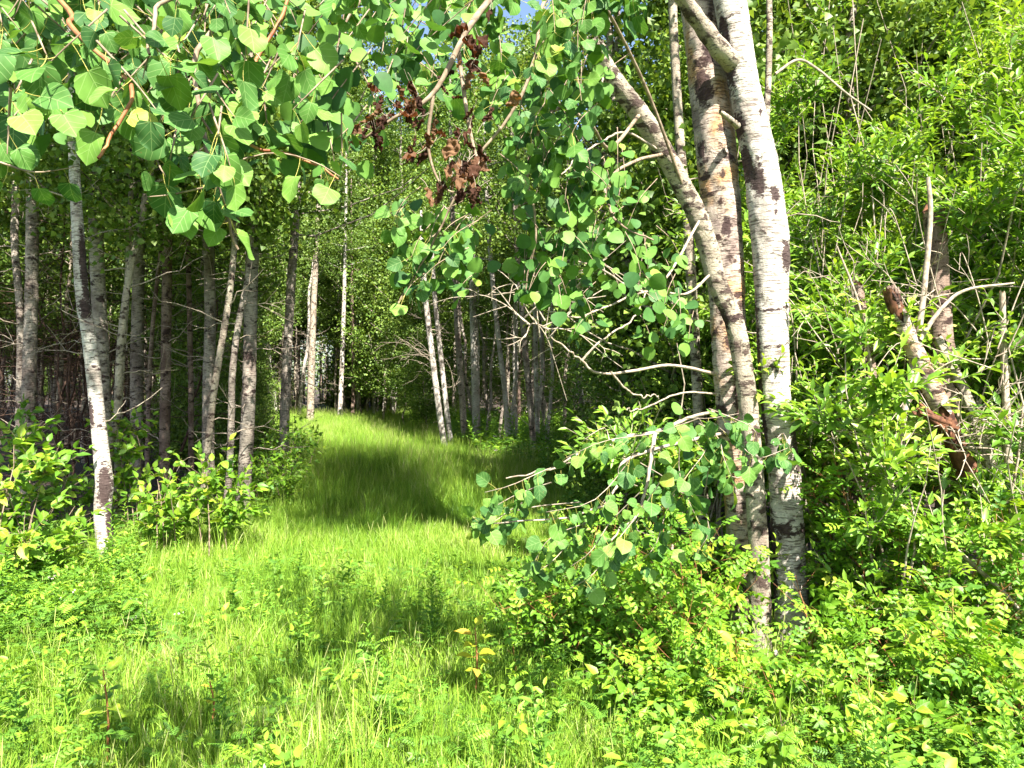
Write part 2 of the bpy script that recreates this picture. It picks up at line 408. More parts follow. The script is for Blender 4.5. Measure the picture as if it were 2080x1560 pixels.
# hero leaves: one mesh each, shared by all leaf objects
def hero_leaf(seed, kind):
    r = np.random.default_rng(seed)
    n = 13; nc = 3
    t = np.linspace(0.0, 1, n + 2)[1:-1]
    if kind == 'aspen':
        w_ = 0.53 * np.sqrt(np.clip(1 - (2 * t ** 0.80 - 1) ** 2, 0.0, 1)) * np.clip(1.0 + 0.07 * r.normal(), 0.88, 1.12)
        w_ *= np.interp(t, [0, 0.80, 1], [1, 1, 0.66])
        y = t * 0.98
    elif kind == 'ovate':
        w_ = 0.30 * np.sin(np.pi * t ** 0.72) ** 0.85; y = t
    elif kind == 'curl':
        w_ = 0.42 * np.sin(np.pi * t ** 0.7) ** 0.7; y = t
    fold, droop = r.uniform(-0.02, 0.26), r.uniform(-0.08, 0.34); wave = r.uniform(0.015, 0.06); asp = r.uniform(0.86, 1.08)
    V, UV, F = [(0, 0.0, 0)], [(0, 0)], []
    cross = np.linspace(-1, 1, 2 * nc + 1); c = len(cross)
    ph = r.uniform(0, 6)
    skew = r.normal() * 0.03
    for i in range(n):
        for u in cross:
            ww = w_[i] * (1 + (0.02 if abs(u) == 1 and kind == 'aspen' else 0) * (1 if i % 2 else -1))
            x = u * ww + skew * math.sin(y[i] * 3)
            yy = y[i] + (-0.10 * abs(u) ** 2 * (1 - t[i]) ** 3 if kind == 'aspen' else 0)
            z = abs(u) * ww * fold * 1.6 - droop * y[i] ** 2 + wave * math.sin(8 * y[i] + ph + u) * u * u
            if kind == 'curl':
                a = u * (0.9 + 0.5 * math.sin(ph)); x = math.sin(a) * ww * 0.8 + 0.05 * math.sin(9 * y[i] + 2 * ph); z = (1 - math.cos(a)) * ww * 0.8 + 0.7 * (y[i] - 0.4) ** 2 * math.cos(ph * 2) + 0.09 * math.sin(13 * y[i] + ph + 4 * u) + 0.05 * math.sin(23 * y[i] - 5 * u)
            V.append((x * asp, yy, z)); UV.append((u * w_[i], y[i]))
    V.append((0, 1.03, -droop)); UV.append((0, 1)); tip = len(V) - 1
    for k in range(c - 1): F.append((0, 1 + k + 1, 1 + k))
    for s in range(n - 1):
        a, b = 1 + s * c, 1 + (s + 1) * c
        for k in range(c - 1): F += [(a + k, a + k + 1, b + k + 1), (a + k, b + k + 1, b + k)]
    a = 1 + (n - 1) * c
    for k in range(c - 1): F.append((a + k, a + k + 1, tip))
    g = Geo(); g.add(np.array(V), np.array(F), 0, 0.5, uv=np.array(UV))
    L_ = {'aspen': 0.75, 'ovate': 0.22, 'curl': 0.6}[kind]
    pts = np.array([(0, 0, 0.0), (0.01, -L_ * 0.35, 0.03), (0.0, -L_ * 0.7, 0.10), (0.0, -L_, 0.2)])
    pv, pf = tubes(smooth_path(pts, 5), np.array([0.014, 0.013, 0.013, 0.014, 0.018]), 4)
    g.add(pv, pf, 1)
    return g
HERO = {}
for k, mats in (('aspen', ('aspen_o', 'petiole')), ('ovate', ('dogw_o', 'petiole')), ('curl', ('dead', 'pale_twig'))):
    HERO[k] = [hero_leaf(40 + i, k).mesh(k + "_leaf", [M[m] for m in mats], uv=True) for i in range(9)]
g = Geo().add(*T_LANCE); g2 = Geo(); g2.add(*blade_strip([0.12, 0.3, 0.5, 0.7, 0.88], [0.09, 0.145, 0.165, 0.13, 0.065], 0.25, 0.18))
HERO['lance'] = [g2.mesh("lance_leaf", [M['willow_o']])]
HERO['rose'] = [Geo().add(*T_ROSE).mesh("compound_leaf", [M['rose_o']])]
HERO['yellow'] = []
gy = hero_leaf(77, 'ovate'); HERO['yellow'].append(gy.mesh("yellow_leaf", [M['yellow'], M['red_twig']], uv=True))

def lobed_leaf():
    """broad maple-like leaf with five lobes"""
    an = np.linspace(-2.6, 2.6, 41); r = 0.36 + 0.20 * np.abs(np.cos(an * 1.45)) ** 1.2 + 0.03 * np.cos(an * 17)
    r *= np.interp(np.abs(an), [0, 1.5, 2.6], [1.1, 1.0, 0.75])
    V = [(0, 0.42, 0)] + [(math.sin(a) * q, 0.42 + math.cos(a) * q, -0.35 * q * q + 0.06 * math.cos(5 * a)) for a, q in zip(an, r)]
    F = [(0, k + 1, k) for k in range(1, 41)]
    V = np.array(V); uv = V[:, :2].copy()
    g = Geo().add(V, np.array(F), 0, 0.5, uv=uv)
    pv, pf = tubes(smooth_path([(0, 0.3, 0), (0, 0, -0.02), (0, -0.5, 0.05)], 5), np.full(5, 0.016), 4); g.add(pv, pf, 1)
    return g.mesh("lobed_leaf", [M['dogw_o'], M['petiole']], uv=True)
HERO['lobed'] = [lobed_leaf()]

def leaf_objects(parent, base, kind, pos, fr, size, rng=None):
    rng = rng or RNG
    ms = HERO[kind]
    sz = np.broadcast_to(np.asarray(size, float), (len(pos),))
    br = BRANCHES.get(parent.name)
    if br:
        D_ = np.stack([np.linalg.norm(pos[:, None] - P_[None], axis=2).min(1) for _, P_ in br], 1); own = D_.argmin(1)
    for i in range(len(pos)):
        o = bpy.data.objects.new("leaf", ms[int(rng.integers(len(ms)))])
        COL.objects.link(o); o.parent = br[own[i]][0] if br else parent
        m4 = np.eye(4); m4[:3, :3] = fr[i] * sz[i]; m4[:3, 3] = pos[i] - base
        o.matrix_local = Matrix(m4.tolist())

def in_view(P, margin=60):
    d = np.maximum(P[:, 1], 0.05)
    px = CXP + P[:, 0] / d * FPX; py = CYP - (P[:, 2] - EYE) / d * FPX
    return (P[:, 1] > 0.2) & (px > -margin) & (px < 2080 + margin) & (py > -margin) & (py < 1560 + margin)

# ---------------------------------------------------------------- woodland trees: variants that are copied
def limb_set(rng, trunk, z0, z1, n, reach, rise, taper=True, seg=6):
    """n limbs leaving the trunk polyline between heights z0 and z1"""
    zt = trunk[:, 2]
    hz = np.sort(rng.uniform(z0, z1, n))
    O = np.stack([np.interp(hz, zt, trunk[:, k]) for k in range(3)], 1)
    az = np.arange(n) * 2.4 + rng.uniform(0, 6) + rng.normal(0, 0.4, n)
    L_ = reach * rng.uniform(0.6, 1.1, n) * (np.interp(hz, [z0, z0 + 0.35 * (z1 - z0), z1], [0.8, 1.0, 0.35]) if taper else 1)
    D = np.stack([np.cos(az), np.sin(az), rise + rng.normal(0, 0.15, n)], 1); D = nrm(D)
    s = np.linspace(0, 1, seg)[None, :, None]
    W = rng.normal(0, 0.06, (n, seg, 3)); W[:, 0] = 0
    P = O[:, None] + D[:, None] * L_[:, None, None] * s + UP * (0.18 * L_[:, None, None] * s ** 2) + W.cumsum(1) * L_[:, None, None] * 0.6
    return P, L_

def crown_leaves(geo, rng, limbs, n_leaf, tmpl, size, spread, mat=0, lo=0.25):
    Mn, K, _ = limbs.shape
    ncl = max(8, n_leaf // 28)
    li = rng.integers(0, Mn, ncl); s = rng.uniform(lo, 1.02, ncl) * (K - 1)
    i = np.minimum(s.astype(int), K - 2); f = (s - i)[:, None]
    c = limbs[li, i] * (1 - f) + limbs[li, i + 1] * f
    c = c + rng.normal(0, spread, (ncl, 3)) * (1, 1, 0.7)
    ct = rng.uniform(0.05, 0.95, ncl)
    k = rng.integers(0, ncl, n_leaf)
    pos = c[k] + rng.normal(0, 0.13, (n_leaf, 3)) * (1.2, 1.2, 0.8)
    ax = rng.normal(0, 1, (n_leaf, 3)) * (1, 1, 0.6) + (0, 0, -0.55)
    npf = rng.normal(0, 0.75, (n_leaf, 3)) + UP * 0.9
    tint = np.clip(ct[k] * 0.45 + rng.uniform(0, 0.55, n_leaf), 0, 1)
    put_leaves(geo, tmpl, pos, frames(ax, npf), size * rng.uniform(0.7, 1.2, n_leaf), tint, mat)

def dead_twigs(geo, rng, trunk, z0, z1, n, reach, mat=1, r=0.007):
    P, L_ = limb_set(rng, trunk, z0, z1, n, reach, 0.15, taper=False, seg=7)
    P[:, :, 2] -= (np.linspace(0, 1, 7) ** 2)[None] * (L_ * rng.uniform(-0.3, 0.5, n))[:, None]
    R = (r * rng.uniform(0.6, 1.5, n))[:, None] * np.linspace(1, 0.3, 7)[None]
    geo.add(*tubes(P, R, 4), mat)
    # side twiglets
    m = n * 2
    li = rng.integers(0, n, m); k = rng.integers(2, 6, m)
    O = P[li, k]; D = nrm(P[li, k] - P[li, k - 1]); D = nrm(D + rng.normal(0, 0.6, (m, 3)))
    s = np.linspace(0, 1, 4)[None, :, None]
    Q = O[:, None] + D[:, None] * s * rng.uniform(0.15, 0.45, m)[:, None, None] + rng.normal(0, 0.015, (m, 4, 3)) * s
    geo.add(*tubes(Q, np.full((m, 1), r * 0.5) * np.linspace(1, 0.4, 4)[None], 3), mat)

def tree_variant(seed, H, r0, crown0, reach, n_limb, n_leaf, leaf, bark, n_dead=12, tmpl=T_ASPEN_S, wob=0.10):
    rng = np.random.default_rng(seed)
    n = 26; z = np.linspace(-0.15, H, n)
    wx = np.cumsum(rng.normal(0, wob, n)) * 0.25; wy = np.cumsum(rng.normal(0, wob, n)) * 0.25
    lean = rng.normal(0, 0.035, 2)
    tr = np.stack([wx - wx[0] + lean[0] * z, wy - wy[0] + lean[1] * z, z], 1)
    R = r0 * np.clip(1.0 - z / (H * 1.08), 0.05, 1) ** 0.75; R[:2] *= (1.35, 1.12)
    g = Geo(); g.add(*tubes(smooth_path(tr, 60), np.interp(np.linspace(0, 1, 60), np.linspace(0, 1, n), R) * (1 + rng.normal(0, 0.03, 60)), 10), 0)
    limbs, L_ = limb_set(rng, tr, crown0, H * 0.98, n_limb, reach, 0.45)
    g.add(*tubes(limbs, (0.016 * L_ / reach)[:, None] * np.linspace(1, 0.25, 6)[None] + 0.002, 5), 0)
    if n_dead: dead_twigs(g, rng, tr, 0.5, crown0 + 0.8, n_dead, 0.8)
    c = Geo(); crown_leaves(c, rng, limbs, n_leaf, tmpl, leaf, 0.16)
    return g.mesh("aspen_trunk", [M[bark], M['brown_twig']]), c.mesh("aspen_crown", [M['woods_a']])

VAR = [tree_variant(100 + i, H, r0, c0, rc, nl, lf, ls, bk, nd) for i, (H, r0, c0, rc, nl, lf, ls, bk, nd) in enumerate([
    (11.5, 0.075, 2.9, 1.8, 40, 17000, 0.074, 'aspen_bark', 12),
    (9.8, 0.060, 2.5, 1.7, 36, 15000, 0.070, 'aspen_bark', 16),
    (12.5, 0.095, 3.4, 2.0, 42, 19000, 0.076, 'birch', 12),
    (8.8, 0.045, 2.0, 1.5, 32, 13000, 0.066, 'grey', 14),
    (10.5, 0.055, 2.6, 1.6, 34, 15000, 0.070, 'brown_bark', 18)])]
SAPV = [tree_variant(140 + i, H, r0, c0, rc, nl, lf, ls, 'grey', 0, wob=0.14) for i, (H, r0, c0, rc, nl, lf, ls) in enumerate([
    (4.2, 0.025, 0.5, 1.1, 34, 9000, 0.066), (3.2, 0.018, 0.3, 1.0, 30, 7000, 0.060), (5.2, 0.03, 0.7, 1.3, 40, 11000, 0.068)])]

def place_tree(v, x, y, rz, s, label, group, name="aspen_tree", cat="tree", crown=True):
    t = thing(name, (x, y, float(terrain(x, y))), label, cat, group, rz, s)
    link("trunk", v[0], t)
    if crown:
        c = link("crown", v[1], t); c["kind"] = "stuff"
    return t

def scatter_xy(rng, n, dmin, dmax, xl, xr, sep):
    pts = []
    tries = 0
    while len(pts) < n and tries < n * 60:
        tries += 1
        d = math.sqrt(rng.uniform(dmin ** 2, dmax ** 2)); a, b = xl(d), xr(d)
        if b <= a: continue
        x = rng.uniform(a, b)
        if d > 13 and -0.29 < x / d < -0.25: continue        # the open slot where sky shows past the grey trunk
        if all((x - p[0]) ** 2 + (d - p[1]) ** 2 > sep ** 2 for p in pts): pts.append((x, d))
    return pts

rw = np.random.default_rng(5)
BK = ["smooth grey-barked aspen", "thin grey twiggy aspen", "thick white-barked aspen", "very thin crooked aspen", "brown-barked slender aspen"]
def grove(n, dmin, dmax, xl, xr, sep, prob, srange, where, group, edge=None):
    for (x, y) in scatter_xy(rw, n, dmin, dmax, xl, xr, sep):
        k = int(rw.choice(5, p=prob))
        place_tree(VAR[k], x, y, rw.uniform(0, 6.28), rw.uniform(*srange), BK[k] + " " + where(x, y), group)
grove(120, 9.5, 44, lambda d: -0.74 * d - 1.5, lambda d: path_left(d) - 0.6 - 0.5 * rw.random(), 0.75, [.28, .25, .08, .17, .22], (0.8, 1.15),
      lambda x, y: ("on the shady outer edge of the bending track" if path_left(y) - x < 2.0 else "deep in the dark wood behind the shrubs"), "trees of the dark wood")
grove(66, 9.0, 44, lambda d: path_right(d) + (3.4 if d < 15 else 1.2), lambda d: 0.74 * d + 1.5, 0.9, [.34, .28, .14, .12, .12], (0.8, 1.15),
      lambda x, y: ("at the inner edge of the track's bend" if x - path_right(y) < 2.8 else "in the leafy wood behind the birch clump"), "trees of the leafy wood")
grove(60, 33.5, 54, lambda d: path_left(d) - 2, lambda d: path_right(d) + 5, 1.0, [.25, .2, .2, .15, .2], (1.25, 1.75),
      lambda x, y: "closing off the far end of the grassy track", "trees at the end of the track")
grove(22, 8.6, 15, lambda d: max(0.33 * d, 3.2), lambda d: 0.76 * d + 0.6, 0.9, [.36, .3, .1, .14, .1], (0.9, 1.2), lambda x, y: "backing the willow thicket behind the birch clump", "trees backing the willow thicket")
def sapling_row(n, dmin, dmax, xl, xr, sep, srange, label, group):
    for (x, y) in scatter_xy(rw, n, dmin, dmax, xl, xr, sep):
        place_tree(SAPV[int(rw.integers(3))], x, y, rw.uniform(0, 6.28), rw.uniform(*srange), label, group, "aspen_sapling", "sapling")
sapling_row(16, 6.8, 12, lambda d: path_right(d) + 0.75, lambda d: path_right(d) + 3.2, 0.9, (0.4, 0.72), "bushy aspen sapling with leaves down to the grass at the leafy wood's edge", "saplings at the wood edge")
sapling_row(26, 10.0, 33, lambda d: path_left(d) - 2.4, lambda d: path_left(d) - 0.6, 0.9, (0.4, 0.8), "low leafy sapling along the dark wood's edge by the track", "saplings by the dark wood")
for (px, d, sc_, k) in ((825, 24, 1.1, 2), (862, 22, 0.75, 0), (893, 25, 1.1, 2), (785, 28, 1.5, 2), (752, 32, 1.5, 2), (725, 35, 1.5, 0), (850, 28, 1.7, 2)):
    x = (px - CXP) / FPX * d
    place_tree(SAPV[k], x, d, rw.uniform(0, 6.28), sc_, "sunlit yellow-green sapling leaning over the track's far bend", "sunlit saplings at the far bend", "aspen_sapling", "sapling")
sapling_row(8, 24, 33, lambda d: path_right(d) + 2, lambda d: path_right(d) + 6, 1.2, (0.8, 1.2), "shaded leafy sapling filling the wood behind the thin pale poles", "saplings behind the pale poles")
def pale_pole(seed, r0, bark):
    rng = np.random.default_rng(seed); H = rng.uniform(5.5, 7.5); n = 20; z = np.linspace(-0.1, H, n)
    tr = np.stack([np.cumsum(rng.normal(0, 0.03, n)), np.cumsum(rng.normal(0, 0.03, n)), z], 1); tr[:, :2] += rng.normal(0, 0.09, 2)[None] * z[:, None]
    g = Geo(); g.add(*tubes(tr, np.linspace(r0, r0 * 0.35, n) * (1 + rng.normal(0, 0.03, n)), 8), 0); dead_twigs(g, rng, tr, 0.8, H, 18, 0.7, 1, 0.006)
    lim, L_ = limb_set(rng, tr, H * 0.62, H, 14, 0.9, 0.4); g.add(*tubes(lim, 0.006 * np.linspace(1, 0.3, 6)[None] * np.ones((14, 1)), 4), 0)
    c = Geo(); crown_leaves(c, rng, lim, 2600, T_ASPEN_S, 0.06, 0.15)
    return g.mesh("pale_pole", [M[bark], M['pale_twig']]), c.mesh("pole_crown", [M['woods_a']])
PPOLE = [pale_pole(700, 0.045, 'birch'), pale_pole(701, 0.065, 'birch'), pale_pole(702, 0.05, 'aspen_bark'), pale_pole(703, 0.055, 'grey')]
PLB = ["thin white-barked pole with bare twigs", "thicker white pole with blotched bark", "thin grey pole with bare twigs", "lichen-grey slim pole"]
for (x, y) in scatter_xy(rw, 25, 12.5, 24, lambda d: max(path_right(d) + 0.5, -0.075 * d), lambda d: 0.10 * d + 0.8, 0.5):
    k = int(rw.choice(4, p=[.24, .14, .34, .28]))
    place_tree(PPOLE[k], x, y, rw.uniform(0, 6.28), rw.uniform(0.85, 1.2), PLB[k] + " in the close stand beside the leaning birch pair", "pale poles past the birch pair", "aspen_pole", "tree")
for (x, y) in scatter_xy(rw, 44, 30.5, 38, lambda d: path_left(d) - 1.5, lambda d: path_right(d) + 0.5, 0.6):
    if y < 32.5 and x > path_left(y) + 0.6: continue
    k = int(rw.choice(4)); place_tree(PPOLE[k], x, y, rw.uniform(0, 6.28), rw.uniform(1.0, 1.5), PLB[k] + " at the far end of the track", "pale poles at the track end", "aspen_pole", "tree")
for (px, d, sc_, k, lb) in ((1265, 8.0, 0.62, 0, "leafy young aspen under the drooping round-leaved sprays"), (1385, 7.2, 0.95, 2, "tall leafy young aspen behind the bent grey stem"), (1420, 7.9, 1.3, 2, "young aspen filling the gap behind the ochre trunk"), (1345, 9.2, 0.8, 2, "young aspen half hidden behind the shaded upright trunk")):
    place_tree(SAPV[k], (px - CXP) / FPX * d, d, rw.uniform(0, 6.28), sc_, lb, None, "aspen_sapling", "sapling")
def bare_pole(seed):
    rng = np.random.default_rng(seed); H = rng.uniform(2.6, 4.2); z = np.linspace(-0.1, H, 14)
    tr = np.stack([np.cumsum(rng.normal(0, 0.05, 14)), np.cumsum(rng.normal(0, 0.05, 14)), z], 1); tr[:, :2] += rng.normal(0, 0.18, 2)[None] * z[:, None] * 0.6
    g = Geo(); g.add(*tubes(tr, np.linspace(0.022, 0.006, 14), 6), 0); dead_twigs(g, rng, tr, 0.3, H, 26, 0.7, 0, 0.006)
    return g.mesh("bare_pole", [M['brown_twig']])
POLE = [bare_pole(600 + k) for k in range(4)]
for (x, y) in scatter_xy(rw, 70, 9.0, 22, lambda d: -0.74 * d - 0.5, lambda d: path_left(d) - 0.9, 0.6):
    t = thing("dead_sapling", (x, y, float(terrain(x, y))), "bare brown dead sapling among the dark wood's trunks", "sapling", "dead saplings in the dark wood", rw.uniform(0, 6.28), rw.uniform(0.7, 1.15))
    link("bare_stem", POLE[int(rw.integers(4))], t)
sapling_row(16, 36, 39.5, lambda d: path_left(d) - 3, lambda d: path_right(d) + 2, 0.9, (0.45, 0.8), "low sunlit sapling among the poles at the track's end", "saplings at the track end")
sapling_row(50, 39, 54, lambda d: -0.78 * d, lambda d: 0.78 * d, 1.6, (0.8, 1.5), "far leafy sapling filling the gaps between distant trunks", "saplings deep in the wood")

def far_wood():
    """the wood beyond, too far off to tell its trees apart"""
    rng = np.random.default_rng(17); g = Geo()
    n = 700; a = rng.uniform(-0.95, 0.95, n); d = rng.uniform(54, 84, n); x = d * np.tan(a)
    h = rng.uniform(4, 8.5, n); s_ = np.linspace(0, 1, 4)[None, :, None]
    P = np.stack([x, d, np.zeros(n)], 1)[:, None] + UP * h[:, None, None] * s_ + rng.normal(0, 0.15, (n, 4, 3)) * s_
    g.add(*tubes(P, np.full((n, 1), 0.08) * np.linspace(1, 0.3, 4)[None], 5), 1)
    m = 50000; k = rng.integers(0, n, m); zz = h[k] * rng.random(m) ** 0.8 * 1.05
    pos = np.stack([x[k] + rng.normal(0, 1.1, m), d[k] + rng.normal(0, 1.1, m), zz + 0.1], 1)
    put_leaves(g, T_DIAM, pos, frames(rng.normal(0, 1, (m, 3)), rng.normal(0, 0.7, (m, 3)) + UP), rng.uniform(0.2, 0.42, m), np.clip(rng.random(n)[k] * 0.5 + rng.random(m) * 0.5, 0, 1), 0)
    tag(link("far_wood", g.mesh("far_wood", [M['woods_a'], M['brown_bark']])), "distant mass of woodland behind the far trunks", "wood", kind="stuff")
far_wood()

# ---------------------------------------------------------------- individually placed trunks seen in the photograph
def ground_d(px_d):                                       # distance at which the ground lies at photo row py
    return FPX * EYE / (px_d - CYP)

def posed_tree(label, pts, d, width, bark, group=None, crown=None, dead=8, name="aspen_tree", taper_to=0.35, ext=6.0, seed=0, d_top=None, cat="tree", sides=14):
    """pts: photo pixels from the lowest seen point up, all at distance d; extended to the ground and above the frame"""
    rng = np.random.default_rng(900 + seed)
    d_top = d_top or d
    P = [at(px, py, d + (d_top - d) * i / max(1, len(pts) - 1)) for i, (px, py) in enumerate(pts)]
    b = P[0].copy(); sl = (P[1] - P[0]) / max(P[1][2] - P[0][2], 0.05)
    gz = float(terrain(b[0], b[1])) - 0.12
    if b[2] > gz + 0.05: P = [b + sl * (gz - b[2]) * 0.6 * np.array([1, 1, 0]) + np.array([0, 0, gz - b[2]])] + P
    top = P[-1]; up = nrm(P[-1] - P[-2])
    if ext > 0:
        for k in (0.35, 0.7, 1.0):
            P.append(top + (up * (1 - 0.5 * k) + UP * 0.5 * k) * ext * k)
    P = np.array(P); base = np.array([P[0][0], P[0][1], gz + 0.12])
    n = 90; C = smooth_path(P, n)
    seg = np.concatenate([[0], np.cumsum(np.linalg.norm(np.diff(C, axis=0), axis=1))]); s = seg / seg[-1]
    r0 = width / 2 / FPX * d
    H = C[-1][2]
    R = r0 * np.interp(C[:, 2], [gz, gz + 0.15, gz + 0.5, 4.0, H], [1.35, 1.15, 1.0, 0.85, taper_to if ext > 0 else 0.7])
    R = R * (1 + rng.normal(0, 0.02, n))
    t = thing(name, base, label, cat, group)
    g = Geo(); V, F = tubes(C - base, R, sides); g.add(V, F, 0)
    lim = None
    if crown:
        z0, z1, reach, nl, nleaf = crown; nleaf = int(nleaf * 1.25)
        lim, L_ = limb_set(rng, C - base, z0, z1, nl, reach, 0.35)
        g.add(*tubes(lim, (0.018 * L_ / reach)[:, None] * np.linspace(1, 0.25, 6)[None] + 0.002, 5), 0)
    link("trunk", g.mesh("trunk", [M[bark]]), t)
    if dead:
        g = Geo(); dead_twigs(g, rng, C - base, 0.6, 3.6, dead, 0.7, 0)
        o = link("dead_twigs", g.mesh("dead_twigs", [M['pale_twig']]), t); o["kind"] = "stuff"
    if crown:
        c = Geo(); crown_leaves(c, rng, lim, nleaf, T_ASPEN_S, 0.064, 0.16)
        o = link("crown", c.mesh("crown", [M['woods_a']]), t); o["kind"] = "stuff"
    return t, base, C, R

LEFT = [
    ("grey aspen trunk standing close behind the stained white birch", [(212, 900), (207, 780), (205, 700), (196, 500), (190, 300)], 8.0, 31, 'aspen_bark', (3.2, 9, 1.3, 26, 7000), 8),
    ("straight grey-barked aspen beside a thinner twin at the wood's shaded end", [(48, 1000), (58, 800), (64, 600), (66, 400)], 8.4, 27, 'aspen_bark', (3.3, 9, 1.4, 26, 7000), 14),
    ("thin crooked aspen against a straighter grey trunk", [(38, 980), (40, 830), (42, 650), (30, 500), (32, 380)], 8.9, 16, 'aspen_bark', (3.2, 8, 1.2, 22, 5000), 14),
    ("thin curved pale stem forking apart above the dogwood shrubs", [(225, 900), (237, 850), (245, 700), (262, 560), (290, 430)], 7.4, 15, 'grey', (3.0, 6, 1.0, 16, 3500), 8),
    ("second thin pale stem crossing the curved forked one", [(240, 900), (246, 760), (256, 620), (262, 500), (266, 400)], 7.7, 12, 'grey', (3.0, 6, 1.0, 14, 3000), 8),
    ("shaded brown trunk in mid wood with sun flecks", [(333, 980), (336, 800), (338, 650), (341, 450)], 9.3, 21, 'brown_bark', (3.3, 9, 1.3, 22, 5500), 12),
    ("slim dark stem between two broader shaded trunks", [(388, 1000), (388, 800), (385, 640), (382, 480)], 9.6, 11, 'brown_bark', (3.2, 8, 1.1, 18, 4000), 10),
    ("grey trunk with a slender leaning stem rising against it", [(424, 980), (423, 800), (427, 640), (422, 440)], 9.0, 24, 'aspen_bark', (3.3, 9, 1.4, 26, 6500), 10),
    ("slender leaning grey stem curving across a thicker grey trunk", [(408, 1060), (420, 930), (434, 800), (450, 700), (466, 600), (478, 480)], 7.9, 14, 'grey', (3.1, 6, 1.0, 16, 3500), 8),
    ("sinuous pale brown stem beside the mottled trunk at the track edge", [(456, 1060), (466, 960), (470, 850), (472, 760), (484, 660), (504, 560), (512, 450)], 8.2, 14, 'aspen_bark', (3.1, 6, 1.1, 16, 3500), 8),
    ("stout mottled aspen trunk at the dark wood's corner by the track", [(492, 1050), (500, 920), (506, 780), (510, 600), (516, 420)], 8.6, 28, 'aspen_bark', (3.2, 9.5, 1.5, 30, 8500), 10),
    ("broad shaded grey trunk deeper behind the forked pale stems", [(278, 940), (278, 780), (280, 620), (284, 440)], 10.2, 26, 'aspen_bark', (3.6, 10, 1.4, 24, 6000), 10),
    ("thin dark sapling stem deep between the forked stems and brown trunk", [(300, 900), (305, 740), (316, 600), (330, 480)], 9.9, 9, 'brown_bark', (3.2, 7, 1.0, 16, 3500), 8),
]
for i, (lb, pts, d, wd, bk, cr, dd) in enumerate(LEFT): posed_tree(lb, pts, d, wd, bk, crown=cr, dead=dd, seed=10 + i)
FAR = [
    ("broad-crowned aspen at the dark wood's edge arching over the track", [(575, 960), (580, 800), (590, 600), (600, 450)], 11.2, 20, 'aspen_bark', (3.9, 9.0, 2.2, 46, 12000), 8),
    ("aspen behind the young aspens whose small-leaved boughs reach toward the track", [(1262, 940), (1256, 800), (1248, 640), (1236, 480)], 13.4, 15, 'aspen_bark', (3.4, 9.0, 2.0, 44, 12000), 8),
    ("sunlit pale dead birch of a leaning pair at the track's inner bend", [(905, 915), (894, 850), (880, 740), (868, 640)], 17.4, 13, 'birch', None, 10),
    ("slightly thinner birch rising beside the sunlit leaning one", [(918, 915), (908, 840), (897, 740), (888, 655)], 17.6, 11, 'birch', None, 8),
    ("grey trunk just behind the leaning birch pair", [(945, 905), (938, 800), (930, 680), (926, 600)], 19.0, 14, 'aspen_bark', (4.5, 10, 1.5, 22, 5000), 6),
    ("pale blotched trunk standing alone in the thin wood beyond the birch pair", [(968, 900), (966, 800), (963, 700)], 20.0, 17, 'birch', (4.5, 10, 1.5, 22, 5000), 6),
    ("tall straight silver trunk at the far end of the track", [(690, 858), (694, 760), (698, 640), (700, 560)], 30, 10, 'birch', (5.5, 11, 1.4, 20, 4500), 4),
    ("thin brown trunk next to the tall silver one at the track's end", [(716, 858), (718, 760), (716, 650)], 31, 8, 'brown_bark', (5.0, 10, 1.4, 20, 4500), 4),
    ("wide weathered grey trunk where the track bends out of sight", [(630, 860), (633, 740), (638, 600), (644, 480)], 28, 15, 'grey', (5.0, 8, 1.2, 16, 2500), 14),
    ("leaning sunlit pole in the thin wood past the birch pair", [(1032, 900), (1026, 800), (1014, 700)], 17, 11, 'birch', (4.0, 9, 1.3, 20, 4500), 8),
    ("sunlit thin pole with bare twigs near the sapling edge", [(1085, 940), (1078, 830), (1066, 700)], 14.5, 13, 'aspen_bark', (3.6, 9, 1.3, 20, 4500), 10),
    ("pale upright pole with a peeled white face near the sapling edge", [(1092, 900), (1090, 800), (1088, 690)], 16, 10, 'birch', (3.8, 9, 1.2, 20, 4500), 8),
    ("grey slanting stem behind the leaning ochre trunk", [(1300, 900), (1284, 700), (1272, 520), (1262, 400)], 8.4, 20, 'aspen_bark', (6.0, 9, 0.9, 12, 1200), 8),
    ("shaded upright trunk beside the grey slanting stem", [(1330, 880), (1322, 740), (1300, 560)], 8.9, 24, 'aspen_bark', (5.0, 9, 0.8, 12, 1100), 8),
    ("thin grey stem rising straight behind the broken-topped limb", [(1400, 500), (1382, 300), (1370, 100), (1366, 0)], 6.2, 22, 'grey', (5.2, 9, 0.8, 10, 700), 6),
    ("thin brown willowy stem close behind the white birch", [(1556, 300), (1560, 180), (1563, 60), (1562, -20)], 5.4, 15, 'grey', (5.0, 8, 0.8, 10, 800), 4),
]
for i, (lb, pts, d, wd, bk, cr, dd) in enumerate(FAR): posed_tree(lb, pts, d, wd, bk, crown=cr, dead=dd, seed=40 + i, ext=6.0 if cr else 2.5)

